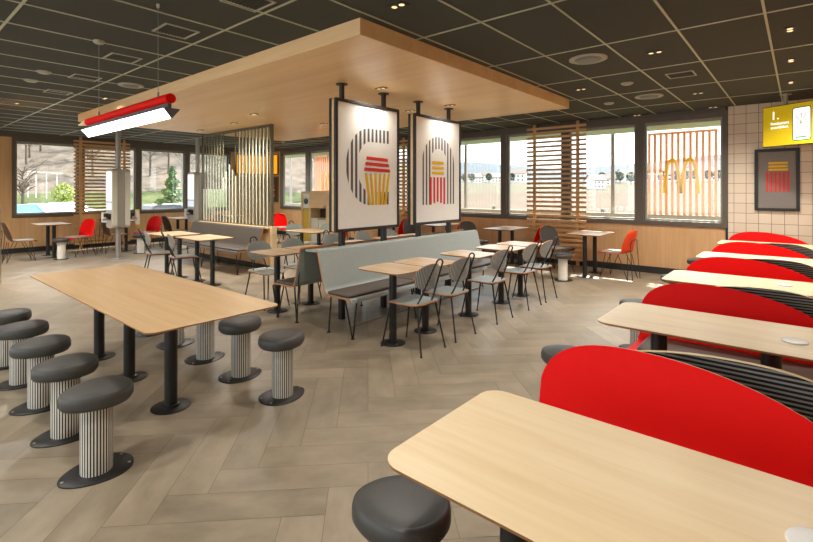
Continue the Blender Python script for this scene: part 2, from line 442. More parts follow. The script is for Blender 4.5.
# ------------------------------------------------------------------ table makers
def tabletop(mb, lx, ly, z, th=.028, r=.06, m=0, me=1):
    def o(d): return rrect(-lx/2+d, -ly/2+d, lx/2-d, ly/2-d, max(.01, r-d))
    rs = [[(x, y, z-th) for x, y in o(.045)], [(x, y, z-.011) for x, y in o(.002)], [(x, y, z-.002) for x, y in o(0)]]
    mb.ring_bridge(rs, me, False); mb.add(rs[0], [tuple(range(len(rs[0])-1, -1, -1))], me)
    top = [(x, y, z) for x, y in o(.002)]; mb.ring_bridge([rs[2], top], m, False); mb.add(top, [tuple(range(len(top)))], m)
def column(parent, x, y, top, r=.038, rb=.16, plate=.008):
    mb = MB(); mb.cyl((x, y, plate), (x, y, top), r, 24)
    c = obj('leg', mb, M['black'], parent)
    mb = MB(); mb.lathe([(rb, 0), (rb, plate*.6), (rb-.006, plate)], 40, (x, y)); mb.lathe([(r+.012, plate), (r+.012, plate+.012), (r, plate+.016)], 24, (x, y))
    obj('base_plate', mb, M['black'], c)
    mb = MB(); mb.box((x-.13, y-.025, top-.008), (x+.13, y+.025, top)); mb.box((x-.025, y-.13, top-.008), (x+.025, y+.13, top))
    obj('top_bracket', mb, M['black'], c)

# communal table
t = thing('communal_table', 'long oak communal table on three black columns between two rows of stools', 'table', (-4.0, 1.42, 0))
mb = MB(); tabletop(mb, 2.68, .84, .75, .022, .06); obj('tabletop', mb, [M['oak_communal'], M['oak_edge']], t)
for x in (.63, -.14, -.87): column(t, x, -.0, .728, .042, .128)

# ------------------------------------------------------------------ egg-shaped stools
def egg(L, W, k=.22):
    """outline with a broad end towards +y; r is a scale 0..1"""
    def f(a, r):
        y = math.sin(a)*L/2; x = math.cos(a)*W/2*(1+k*math.sin(a))
        return x*r, y*r
    return f
def make_stool(label, loc, rot=0, pale=False):
    t = thing('pedestal_stool', label, 'stool', loc, rot)
    mb = MB(); e = egg(.345, .305, .16)
    mb.lathe([(.80, .375), (.93, .379), (1.0, .397), (1.0, .425), (.965, .448), (.90, .456), (.885, .4555), (.87, .457), (.6, .463), (.25, .466), (.02, .467)], 48, m=0, shape=e)
    s = obj('seat_cushion', mb, M['cushion'], t, smooth=60)
    mb = MB(); n = 64
    for k in range(n):
        a0, a1 = 2*PI*k/n, 2*PI*(k+1)/n; r = .076
        for j in range(1):
            p = [(r*math.cos(a0), r*math.sin(a0), .008), (r*math.cos(a1), r*math.sin(a1), .008), (r*math.cos(a1), r*math.sin(a1), .39), (r*math.cos(a0), r*math.sin(a0), .39)]
            mb.add(p, [(0, 1, 2, 3)], 0 if pale else k % 2)
    obj('pedestal', mb, [M['cream'], M['stripe_d']], t, smooth=60)
    mb = MB(); mb.lathe([(1, 0), (1, .006), (.97, .009)], 48, shape=egg(.35, .285, .16)); b = obj('base_plate', mb, M['black'], t)
    for x, y in ((.06, .14), (-.06, .14), (0, -.155)):
        mb = MB(); mb.lathe([(.008, .009), (.008, .011), (.004, .013)], 10, (x, y)); obj('screw', mb, M['steel'], b)
    return t
names = ['nearest the camera', 'second from the camera', 'third from the camera', 'fourth from the camera', 'farthest from the camera']
xs = (-2.92, -3.50, -4.10, -4.70, -5.28)
st0 = None
for i, x in enumerate(xs):
    lab = 'egg-shaped stool, %s in the left row at the communal table' % names[i]
    if st0 is None: st0 = make_stool(lab, (x+.015, .835, 0), 0); st0['group'] = 'stools at the communal table'
    else: dup(st0, (x+.015, .835, 0), 0, lab)
for i, x in enumerate(xs):
    dup(st0, (x+.0, 2.03, 0), PI, 'egg-shaped stool, %s in the right row at the communal table' % names[i])
TY = (1.28, 3.12, 4.80, 6.55, 8.33)
bl = ['in the foreground beside the nearest oak booth table', 'peeking past the nearest red booth back', 'at the aisle end of the third booth table', 'at the aisle end of the fourth booth table', 'at the aisle end of the farthest booth table']
for y, l in zip(TY, bl):
    dup(st0, (-1.05 if y < 2 else -1.17, y+(-.07 if y < 2 else -.1 if y < 4 else 0), 0), -PI/2+ (.5 if y < 2 else 0), 'charcoal egg-shaped stool %s' % l, 'stools at the booth table ends')
ps = make_stool('small grey stool with white pedestal at the window table left of the orange chair', (-3.05, 7.68, 0), 0, True); ps['group'] = 'stools at the window tables'
dup(ps, (-12.42, 2.9, 0), PI/2, 'small dark stool with white pedestal at the leftmost window table')
dup(ps, (-12.12, 4.40, 0), PI/2, 'small dark stool with white pedestal just right of the first kiosk')
dup(ps, (-12.2, 5.45, 0), PI/2, 'small stool with white pedestal at the third left window table')

# ------------------------------------------------------------------ booth tables
BX = -.355
bt0 = None
bnames = ['nearest oak booth table, filling the lower right foreground', 'second oak booth table from the camera, in front of the second red booth back', 'third oak booth table from the camera', 'fourth oak booth table from the camera', 'farthest oak booth table, under the framed picture on the tiled wall']
for y, l in zip(TY, bnames):
    if bt0 is None:
        bt0 = thing('booth_table', l, 'table', (BX, y, 0), 0, 'oak booth tables')
        mb = MB(); tabletop(mb, 1.14, .64, .75, .026, .075); obj('tabletop', mb, [M['oak_x'], M['oak_edge']], bt0)
        for x in (-.29, .24): column(bt0, x, -.02, .724, .045, .17)
    else: dup(bt0, (BX, y, 0), 0, l)
pad0 = None
for i, (x, y) in enumerate(((.03, 1.335), (-.02, 3.07), (-.10, 4.83), (-.12, 6.6), (-.2, 8.4))):
    l = 'round white pad on the %s oak booth table' % ['nearest', 'second', 'third', 'fourth', 'farthest'][i]
    if pad0 is None:
        mb = MB(); mb.lathe([(.053, 0), (.056, .003), (.054, .007), (.048, .009), (.01, .009)], 32)
        pad0 = tag(obj('charging_pad', mb, M['white'], None, (x, y, .75)), l, 'charging pad', 'white pads on the booth tables')
    else: dup(pad0, (x, y, .75), 0, l)

# ------------------------------------------------------------------ red booth benches
def ztop(x):
    if x < -.2:
        u = min(1, (-.2-x)/.405); return .585+.27*max(0, 1-u**2.6)**(1/2.6)
    u = min(1, (x+.2)/.75); return .5+.355*math.sqrt(max(0, 1-u*u))
def make_booth(label, loc, rot):
    t = thing('booth_bench', label, 'bench', loc, rot, 'red booth benches')
    xs_ = [-.6+.405*(1-math.cos(PI/2*k/14)) for k in range(15)]+[-.2+.74*math.sin(PI/2*k/14) for k in range(1, 15)]
    P = []
    for x in xs_:
        e = max(0, abs(x+.03)-.45)/.13; front = -.50+.06*min(1, e)**2
        zt = ztop(x)
        prof = fillet([(front, .385), (front+.02, .43), (-.10, .415), (0, zt)], .11, 8)
        # resample the top straight leg
        base = prof[:-1]; lb = Vector(base[-1])
        col = [(x, p[0], p[1]) for p in base]
        for k in range(1, 9):
            q = lb.lerp(Vector((.0-.13*(.855-zt)*.0, zt)), k/8); yy = -.10+.10*(q.y-.415)/.44
            col.append((x, max(lb.x, yy) if k < 2 else yy, q.y))
        P.append(col)
    mb = MB(); mb.grid(P)
    obj('shell', mb, [M['red'], M['stripe_h'], M['paleply']], t, smooth=50, solid=(.016, -1, 1, 2))
    mb = MB(); poly = rrect(-.53, -.485, .48, -.12, .05)
    mb.prism(poly, .43, .468, ch=.012); obj('seat_cushion', mb, M['cushion_b'], t, smooth=60)
    for x in (-.38, .35):
        mb = MB(); mb.box((x-.03, -.40, .0), (x+.03, -.36, .40)); mb.box((x-.03, -.15, 0), (x+.03, -.11, .385)); mb.box((x-.03, -.40, 0), (x+.03, -.11, .02)); mb.box((x-.03, -.40, .375), (x+.03, -.11, .40))
        obj('support_frame', mb, M['black'], t, smooth=0)
    return t
BC = (2.2, 3.95, 5.68, 7.44)
rb = make_booth('red booth bench with rounded back, nearest the camera behind the foreground table', (BX+.045, 2.08, 0), 0)
fl = ['second red booth bench back from the camera, behind the second oak booth table', 'third red booth bench back from the camera', 'fourth red booth bench back from the camera', 'farthest red booth bench, standing against the tiled wall']
for y, l in zip((3.84, 5.57, 7.33, 9.24), fl): dup(rb, (BX+.045, y, 0), 0, l)
sl = ['first', 'second', 'third', 'fourth']
for y, l in zip((2.08, 3.84, 5.57, 7.33), sl):
    dup(rb, (BX-.03, y+.145, 0), PI, 'striped black booth bench back, %s counting from the camera' % l)

# ------------------------------------------------------------------ bistro tables (single column)
bi0 = None
TYB = (3.44, 3.965, 4.82, 5.63, 6.20)
ordn = ['nearest', 'second from the camera', 'third from the camera', 'fourth from the camera', 'farthest']
def bistro(x, y, lab, grp, lx=.575, ly=.50):
    global bi0
    if bi0 is None:
        bi0 = thing('bistro_table', lab, 'table', (x, y, 0), 0, grp)
        mb = MB(); tabletop(mb, lx, ly, .745, .024, .085); obj('tabletop', mb, [M['oak_bistro'], M['oak_edge']], bi0)
        column(bi0, 0, 0, .721, .038, .125)
        return bi0
    return dup(bi0, (x, y, 0), 0, lab, grp)
for y, n in zip(TYB, ordn): bistro(-3.09, y, 'small square oak table, %s in the row before the grey bench' % n, 'small tables on the near side of the grey bench')
for y, n in zip(TYB, ordn): bistro(-5.02, y-.03, 'small square oak table, %s in the row behind the grey bench' % n, 'small tables on the far side of the grey bench')

# two-leg rectangular tables
tw0 = None
def twoleg(x, y, rot, lab, grp):
    global tw0
    if tw0 is None:
        tw0 = thing('window_table', lab, 'table', (x, y, 0), rot, grp)
        mb = MB(); tabletop(mb, .86, .60, .75, .024, .04); obj('tabletop', mb, [M['oak_bistro'], M['oak_edge']], tw0)
        for u in (-.26, .26): column(tw0, u, 0, .726, .036, .13)
        return tw0
    return dup(tw0, (x, y, 0), rot, lab, grp)
twoleg(-8.50, 3.62, 0, 'oak table left of its neighbour before the taupe banquette, farther from the camera', 'tables before the taupe banquette')
twoleg(-7.42, 3.66, 0, 'oak table nearest the camera before the taupe banquette', 'tables before the taupe banquette')
for x, l in ((-2.88, 'oak window table between the orange chair and the wooden slat screen'), (-4.55, 'oak window table left of the wooden slat screen'), (-6.2, 'oak window table seen beneath the second hanging picture'), (-7.85, 'oak window table seen beneath the first hanging picture')):
    twoleg(x, 8.5, PI/2, l, 'tables along the back windows')
for y, l in ((2.86, 'pale window table at the far left by the first window'), (4.33, 'window table behind the first kiosk by the left windows'), (5.82, 'window table behind the second kiosk by the left windows'), (7.3, 'window table behind the slatted glass screen by the left windows')):
    twoleg(-13.1, y, 0, l, 'tables along the left windows')
twoleg(-7.1, 5.55, 0, 'oak table behind the half wall end, in front of the yellow service station', 'tables in the middle of the room')

# ------------------------------------------------------------------ wire chairs (face +x locally)
def make_wire_chair(label, loc, rot):
    t = thing('wire_frame_chair', label, 'chair', loc, rot)
    # seat: plywood pad with rounded corners, slight dip, front lip
    P = []
    nu, nv = 15, 13
    for i in range(nu):
        u = -1+2*i/(nu-1); x = u*.205
        w = .205-.02*(1-u)/2
        if abs(u) > .55: w *= math.sqrt(max(.0, 1-((abs(u)-.55)/.52)**2.4))*.9+.1
        row = []
        for j in range(nv):
            v = -1+2*j/(nv-1)
            z = .452-.012*(1-v*v)*(1-u*u) - (.022*((u-.5)/.5)**2 if u > .5 else 0) + (.006*((-u-.5)/.5)**2 if u < -.5 else 0)
            row.append((x, v*w, z))
        P.append(row)
    mb = MB(); mb.grid(P); obj('seat', mb, [M['grey'], M['greydk'], M['ply']], t, smooth=60, solid=(.012, 0, 1, 2))
    # backrest: rounded pad curved around the sitter, front grey, back striped
    P = []; nu, nv = 17, 13
    for i in range(nu):
        v = -1+2*i/(nu-1); row = []
        hz = .122*(max(0, 1-abs(v)**2.3))**(1/2.3)+.001
        for j in range(nv):
            u = -1+2*j/(nv-1); z = .705+u*hz
            row.append((-.212-.16*(z-.70)+.055*v*v, v*.19, z))
        P.append(row)
    mb = MB(); mb.grid(P); obj('backrest', mb, [M['grey'], M['stripe_c'], M['ply']], t, smooth=60, solid=(.011, 0, 1, 2))
    # wire back loop
    mb = MB(); pts = [(-.13, -.11, .438), (-.165, -.10, .50), (-.305, -.055, .83)]
    for k in range(7):
        a = PI-PI*k/6; pts.append((-.315, .05*math.cos(a), .845+.034*math.sin(a)))
    pts += [(-.305, .055, .83), (-.165, .10, .50), (-.13, .11, .438)]
    mb.tube(pts, .0085, 8); obj('back_frame', mb, M['black'], t, smooth=60)
    for sx, sy in ((1, 1), (1, -1), (-1, 1), (-1, -1)):
        mb = MB(); mb.tube([(sx*.16, sy*.14, .437), (sx*.245, sy*.185, .004)], [.010, .0075], 8)
        l = obj('leg', mb, M['black'], t)
        mb = MB(); mb.cyl((sx*.2455, sy*.1855, 0), (sx*.2455, sy*.1855, .014), .010, 10); obj('foot_cap', mb, M['black'], l)
    mb = MB(); mb.tube([(-.16, -.14, .434), (.16, -.14, .434), (.16, .14, .434), (-.16, .14, .434), (-.16, -.14, .434)], .008, 8); obj('seat_frame', mb, M['black'], t)
    return t
wc = None
def chair(x, y, rot, lab, grp):
    global wc
    if wc is None:
        wc = make_wire_chair(lab, (x, y, 0), rot); wc['group'] = grp; return
    dup(wc, (x, y, 0), rot, lab, grp)
for y, n in zip((3.48, 4.03, 4.86, 5.66, 6.18), ordn):
    chair(-2.86, y, PI, 'striped-back wire chair, %s in the row facing the grey bench' % n, 'chairs on the near side of the grey bench')
for y, n in zip((3.50, 4.04, 4.78, 5.44, 6.1), ordn):
    chair(-5.40, y, 0, 'grey wire-framed chair, %s in the row beyond the grey bench' % n, 'chairs on the far side of the grey bench')
chair(-8.36, 3.34, PI/2-.25, 'grey wire-framed chair at the farther table before the taupe banquette', 'chairs before the taupe banquette')
chair(-7.60, 3.40, PI/2-.25, 'grey wire-framed chair at the nearer table before the taupe banquette', 'chairs before the taupe banquette')
chair(-7.75, 5.75, -.2, 'grey wire-framed chair left of the table by the half wall end', 'chairs in the middle of the room')
chair(-7.5, 6.05, -PI/2-.2, 'grey wire-framed chair behind the table in front of the white bins', 'chairs in the middle of the room')

# ------------------------------------------------------------------ shell chairs with hairpin legs (face +x locally)
def make_shell_chair(label, loc, rot, front, back, pad):
    t = thing('shell_chair', label, 'chair', loc, rot)
    prof = fillet([(.275, .405), (.26, .44), (-.16, .42), (-.30, .84)], .11, 7)
    L = [0]
    for a, b in zip(prof, prof[1:]): L.append(L[-1]+(Vector(a)-Vector(b)).length)
    # densify
    pr = []
    for k in range(33):
        s = L[-1]*k/32
        for i in range(len(L)-1):
            if L[i] <= s <= L[i+1]+1e-9:
                f = (s-L[i])/max(1e-9, L[i+1]-L[i]); pr.append((Vector(prof[i]).lerp(Vector(prof[i+1]), f), s/L[-1])); break
    P = []
    for p, s in pr:
        w = .225 if s < .5 else .225+.01*math.sin((s-.5)*2*PI)
        if s < .12: w *= math.sqrt(max(0, 1-((.12-s)/.14)**2))*.6+.4
        if s > .62: w *= (max(0, 1-((s-.62)/.385)**3.4))**(1/3.4)
        w = max(w, .012)
        row = []
        for j in range(13):
            v = -1+2*j/12
            row.append((p.x+(.05*v*v*min(1, max(0, (s-.45)/.2))), v*w, p.y+(.012*v*v if s < .5 else 0)))
        P.append(row)
    mb = MB(); mb.grid(P); obj('shell', mb, [front, back, M['ply']], t, smooth=60, solid=(.012, 0, 1, 2))
    if pad:
        mb = MB(); mb.prism(rrect(-.13, -.17, .235, .17, .06), .440, .464, ch=.008); obj('seat_pad', mb, pad, t, smooth=60)
    for sx, sy in ((1, 1), (1, -1), (-1, 1), (-1, -1)):
        mb = MB(); f = (sx*.24, sy*.20, .008)
        mb.tube([(sx*.19, sy*.08, .42), (f[0]-.004*sx, f[1]-.006*sy, .008), f, (sx*.06, sy*.15, .42)], .006, 6)
        obj('hairpin_leg', mb, M['black'], t)
    mb = MB()
    mb.tube([(-.30, -.15, .01), (-.255, -.13, .60), (-.272, -.10, .67), (-.285, 0, .68), (-.272, .10, .67), (-.255, .13, .60), (-.30, .15, .01)], .006, 6)
    obj('back_rod', mb, M['black'], t)
    return t
padg = mat('pale_pad', 'A9A49C', .6)
oc = make_shell_chair('orange-red shell chair with pale pad, right of the window table by the back windows', (-2.40, 8.52, 0), PI-.15, M['orange'], M['orange'], padg)
g_b = 'shell chairs along the back windows'; oc['group'] = g_b
gc = make_shell_chair('grey shell chair facing the window table beside the orange chair', (-3.46, 8.42, 0), -.35, M['greydk'], M['taupe'], padg); gc['group'] = g_b
rc = make_shell_chair('red shell chair left of the wooden slat screen, back to back with a grey chair', (-4.05, 8.6, 0), PI, M['red'], M['red'], padg); rc['group'] = g_b
dup(gc, (-5.27, 8.42, 0), -.35, 'grey shell chair back to back with the red chair right of the second hanging picture')
dup(rc, (-5.86, 8.6, 0), PI, 'red shell chair seen over the grey bench, right of the second hanging picture')
dup(gc, (-6.85, 8.42, 0), -.35, 'grey shell chair seen between the two hanging pictures')
dup(rc, (-7.42, 8.5, 0), PI, 'red shell chair glimpsed below the first hanging picture')
g_l = 'shell chairs along the left windows'
bc = make_shell_chair('brown shell chair with wooden edge at the far left by the first window', (-12.68, 2.22, 0), PI/2, M['brownshell'], M['brownshell'], padg); bc['group'] = g_l
dup(bc, (-12.72, 4.02, 0), PI/2, 'brown shell chair back to back with the leftmost red chair')
dup(bc, (-12.75, 5.45, 0), PI/2, 'brown shell chair back to back with the red chair between the kiosks')
dup(bc, (-12.75, 6.95, 0), PI/2, 'brown shell chair behind the left end of the slatted glass screen')
dup(rc, (-12.65, 3.30, 0), -PI/2+.38, 'leftmost red shell chair, in front of the wooden slat screen', g_l)
dup(rc, (-12.72, 4.80, 0), -PI/2+.38, 'red shell chair between the two kiosks by the left windows', g_l)
dup(rc, (-12.72, 6.32, 0), -PI/2+.38, 'red shell chair seen through the lower left of the slatted glass screen', g_l)
dup(rc, (-11.4, 7.9, 0), -.2, 'red shell chair at the right edge of the slatted glass screen', 'shell chairs in the middle of the room')
dup(rc, (-7.75, 6.8, 0), PI+.6, 'dark red shell chair left of the first hanging picture', 'shell chairs in the middle of the room')

# ------------------------------------------------------------------ long benches
def make_banquette(name, label, cat, loc, rot, length, mods, front, cushion, ztop_=.865, lean=.20, back=.08, edge=None):
    """sitter faces +x; runs along y from 0 to length"""
    t = thing(name, label, cat, loc, rot)
    prof = fillet([(.36, .375), (.345, .41), (.03-back, .41), (-.17, ztop_), (-.215, ztop_+.006)], .075, 7)
    for k in range(mods):
        y0, y1 = length*k/mods+.0006, length*(k+1)/mods-.0006
        P = [[(p[0], y, p[1]) for p in prof] for y in (y0, (y0+y1)/2, y1)]
        mb = MB(); mb.grid(P); obj('bench_shell', mb, [front, front, edge or M['ply']], t, smooth=50, solid=(.016, 0, 1, 2))
        mb = MB(); mb.prism(rrect(.02-back*.6, y0+.01, .325, y1-.01, .03), .418, .448, ch=.01); obj('seat_cushion', mb, cushion, t, smooth=60)
    ys = [.05]+[length*k/mods for k in range(1, mods)]+[length-.05]
    for y in ys:
        mb = MB(); mb.tube([(.30, y-.07, .40), (.325, y, .012), (.325, y+.012, .012), (.30, y+.09, .40)], .0085, 8); mb.lathe([(.022, 0), (.022, .008)], 12, (.325, y+.006))
        obj('hairpin_leg', mb, M['black'], t)
        mb = MB(); mb.tube([(.0, y, .40), (-.04, y, .008)], .0095, 8); mb.lathe([(.024, 0), (.024, .008)], 12, (-.04, y))
        obj('rear_leg', mb, M['black'], t)
    return t
gb = make_banquette('grey_bench', 'long grey bench with sloping back and wooden edge, facing the near row of chairs', 'bench', (-3.80, 3.2, 0), 0, 3.24, 3, M['grey'], M['cushion_b'])
mb = MB(); mb.box((-.43, .04, .835), (-.205, 3.2, .855)); obj('top_board', mb, M['grey'], gb, smooth=0)
mb = MB(); mb.box((-.02, .3, 0), (.02, 3.0, .02)); obj('floor_rail', mb, M['silver'], gb, smooth=0)
gb2 = make_banquette('grey_bench', 'grey bench turned away from the camera, back to back behind the long sloping grey bench', 'bench', (-4.44, 6.44, 0), PI, 3.24, 3, M['grey'], M['cushion_b'])
mb = MB()
mb.tube([(-.06, 3.2, .01), (-.11, 3.2, .78), (-.13, 3.16, .80), (-.13, 3.05, .80)], .008, 8); obj('back_rod', mb, M['black'], gb2)

# taupe banquette and half wall with slatted glass screen
tb = make_banquette('taupe_banquette', 'taupe upholstered banquette with wooden end in front of the slatted glass screen', 'bench', (-10.45, 4.72, 0), -PI/2, 2.8, 2, M['taupe'], M['taupe'], .80, .2)
# rotate so that it faces -y: local +x -> -y, local y -> +x
t = thing('half_wall', 'low wooden half wall with end post carrying the slatted glass screen', 'partition', (-10.4, 5.07, 0))
mb = MB(); mb.box((0, -.06, 0), (2.78, .06, .79)); obj('panel', mb, M['panel_z'], t, smooth=0)
mb = MB(); mb.box((2.78, -.05, 0), (2.84, .06, .83)); obj('end_post', mb, M['oak_y'], t, smooth=0, bevel=.004)
mb = MB(); mb.box((0, -.10, .79), (2.78, .08, .82)); obj('cap', mb, M['soffit'], t, smooth=0, bevel=.004)
mb = MB(); mb.box((.0, -.07, 0), (2.78, -.06, .1)); obj('plinth', mb, M['base'], t, smooth=0)
t = thing('glass_screen', 'tall glass screen with dark vertical stripes standing on the half wall', 'screen', (-10.35, 5.07, .82))
W, Hh = 2.70, 1.95
mb = MB(); mb.box((0, -.03, Hh-.05), (W, .03, Hh)); mb.box((0, -.02, 0), (W, .02, .02)); mb.box((-.02, -.025, 0), (.0, .025, Hh)); mb.box((W, -.03, 0), (W+.03, .03, Hh)); obj('frame', mb, M['bronze'], t, smooth=0)
mb = MB(); mb.box((0, -.004, .02), (W, .004, Hh-.05)); obj('glass_pane', mb, M['glass2'], t, smooth=0)
dk, pl = MB(), MB(); n = 22
for k in range(n):
    x = .05+(W-.08)*k/(n-1); x0, x1 = x-.021, x+.021; zt = Hh-.05
    u = x/W
    if u < .36:
        zb = .72+.25*(u > .3)
        dk.box((x0, -.012, zb), (x1, -.005, zt)); pl.box((x0, -.012, .02), (x1, -.005, zb))
    elif u < .56:
        top = 1.25-abs(u-.44)*3.0
        pl.box((x0, -.012, .02), (x1, -.005, top)); 
        if u > .5: dk.box((x0, -.012, top+.25), (x1, -.005, zt))
    else: dk.box((x0, -.012, .02), (x1, -.005, zt)); pl.box((x1, -.012, .02), (x1+.022, -.005, zt))
obj('dark_stripes', dk, M['bronze'], t, smooth=0); obj('pale_stripes', pl, M['paleslat'], t, smooth=0)

# ------------------------------------------------------------------ hanging pictures
def bars_in_shape(mb, x0, x1, pitch, duty, fn, y, m):
    """vertical stripes clipped by fn(x) -> list of (z0, z1)"""
    x = x0
    while x < x1-1e-6:
        w = pitch*duty
        for q in range(3):
            xa, xb = x+w*q/3, x+w*(q+1)/3
            for (a0, a1), (b0, b1) in zip(fn(xa, x+w/2), fn(xb, x+w/2)):
                if a1-a0 > 1e-4 or b1-b0 > 1e-4: mb.add([(y, xa, a0), (y, xb, b0), (y, xb, b1), (y, xa, a1)], [(0, 1, 2, 3)], m)
        x += pitch
def hang(label, y0, y1, z0, z1, art):
    X = -4.12; w = y1-y0; h = z1-z0; zc = (z0+z1)/2
    t = thing('hanging_picture', label, 'picture', (X, y0, 0))
    mb = MB(); b = .035
    for s in (1, -1):
        xa, xb = (.025, .06) if s > 0 else (-.06, -.025)
        mb.box((xa, 0, z0), (xb, b, z1)); mb.box((xa, w-b, z0), (xb, w, z1)); mb.box((xa, b, z0), (xb, w-b, z0+b)); mb.box((xa, b, z1-b), (xb, w-b, z1))
    obj('frame', mb, M['black'], t, smooth=0, bevel=.003)
    mb = MB(); mb.box((-.025, .01, z0+.01), (.025, w-.01, z1-.01)); obj('core', mb, M['oak_y'], t, smooth=0)
    for s in (1, -1):
        mb = MB(); mb.box((s*.026, b, z0+b), (s*.046, w-b, z1-b)); cv = obj('canvas', mb, M['canvas'], t, smooth=0)
        if s > 0:
            mb = MB(); art(mb, w, zc); obj('printed_art', mb, [M['artgrey'], M['artred'], M['artyel']], cv, smooth=0)
    for u in (.13, .78):
        mb = MB(); mb.box((-.022, w*u-.022, z1), (.022, w*u+.022, 2.77)); p = obj('hanger_post', mb, M['black'], t, smooth=0)
        mb = MB(); mb.lathe([(.07, 2.758), (.07, 2.77)], 24, (0, w*u)); obj('ceiling_plate', mb, M['black'], p)
        mb = MB(); mb.box((-.03, w*u-.03, 0), (.03, w*u+.03, z0)); obj('floor_post', mb, M['black'], t, smooth=0, bevel=.004)
AX = .0475
def art1(mb, w, zc):
    R, r, rx, ri, cx, xe = .475, .31, .40, .215, .17+.40, .93; cz = zc
    def ring(x, xm):
        o = R*math.sqrt(max(0, 1-((x-cx)/rx)**2)) if x < cx else R
        i = r*math.sqrt(max(0, 1-((x-cx)/ri)**2)) if x < cx else r
        if xm <= cx-ri: return [(cz-o, cz), (cz, cz+o)]
        return [(cz-o, cz-i), (cz+i, cz+o)]
    bars_in_shape(mb, cx-rx+.005, xe, .070, .52, ring, AX, 0)
    for k in range(3):
        zb = zc-.05+.068*k; e = .02*(2-k)
        mb.add([(AX+.001, .50-e, zb), (AX+.001, .90+e, zb-.012), (AX+.001, .89+e, zb+.03), (AX+.001, .51-e, zb+.042)], [(0, 1, 2, 3)], 1)
    for k in range(6):
        x = .475+.083*k; inn = (2.5-k)*.028
        mb.add([(AX+.001, x, zc-.08), (AX+.001, x+.045, zc-.08), (AX+.001, x+.045+inn, zc-.475), (AX+.001, x+inn, zc-.475)], [(0, 1, 2, 3)], 2)
def art2(mb, w, zc):
    R, r, cx = .395, .20, w*.50; cz = zc+.10; zb = zc-.50
    def arch(x, xm):
        d = abs(x-cx); o = cz+math.sqrt(max(0, R*R-d*d))
        if abs(xm-cx) > r: return [(zb, o)]
        return [(cz+math.sqrt(max(0, r*r-d*d))+.02, o)]
    bars_in_shape(mb, cx-R+.01, cx+R, .075, .45, arch, AX, 0)
    for k in range(3):
        z = zc-.06+.075*k
        mb.add([(AX+.001, cx-.17, z), (AX+.001, cx+.13, z), (AX+.001, cx+.12, z+.042), (AX+.001, cx-.16, z+.042)], [(0, 1, 2, 3)], 2)
    for k in range(5):
        x = cx-.215+.083*k; inn = 0
        mb.add([(AX+.001, x, zc-.10), (AX+.001, x+.045, zc-.10), (AX+.001, x+.045+inn, zb+.02*abs(2-k)*0+.02*(2-abs(2-k))), (AX+.001, x+inn, zb+.02*(2-abs(2-k)))], [(0, 1, 2, 3)], 1)
hang('hanging framed picture with grey striped C shape, red bars and yellow stripes', 3.54, 4.65, 1.03, 2.585, art1)
hang('hanging framed picture with grey striped arch, yellow bars and red stripes', 4.97, 6.12, 1.03, 2.585, art2)

# ------------------------------------------------------------------ pencil pendant lamp
t = thing('pendant_lamp', 'red pencil-shaped pendant lamp with glowing white bar hanging over the communal table', 'lamp', (-4.36, 1.45, 0))
mb = MB(); mb.cyl((-.92, 0, 2.178), (.92, 0, 2.178), .036, 20); obj('pencil_body', mb, M['red'], t)
mb = MB(); mb.tube([(-.92, 0, 2.178), (-1.20, 0, 2.178), (-1.25, 0, 2.178)], [.035, .010, .002], 20); obj('pencil_tip', mb, M['paleply'], t)
mb = MB()
ins = lambda x: [(x, -.056, 2.098), (x, .056, 2.098), (x, 0, 2.034)]
mb.box((-.93, -.056, 2.098), (.93, .056, 2.106)); mb.box((-.9, -.012, 2.106), (.9, .012, 2.145)); obj('lamp_housing', mb, M['artgrey'], t, smooth=0)
mb = MB(); mb.ring_bridge([ins(-.925), ins(.925)]); obj('diffuser', mb, M['diffuser'], t, smooth=0)
for s in (-1, 1):
    mb = MB(); mb.ring_bridge([[(s*.926, -.059, 2.103), (s*.926, .059, 2.103), (s*.926, 0, 2.030)], [(s*.936, -.059, 2.103), (s*.936, .059, 2.103), (s*.936, 0, 2.030)]]); obj('end_cap', mb, M['artgrey'], t, smooth=0)
for x in (-.62, .70):
    mb = MB(); mb.cyl((x, 0, 2.2), (x, 0, ZC), .0025, 6); mb.cyl((x, 0, 2.21), (x, 0, 2.25), .008, 8); c = obj('cable', mb, M['silver'], t)
    r_ = .045 if x < 0 else .012; mb = MB(); mb.lathe([(r_*.7, ZC-.03), (r_, ZC-.02), (r_, ZC)], 20, (x, 0)); obj('ceiling_cup', mb, M['vent'], c)

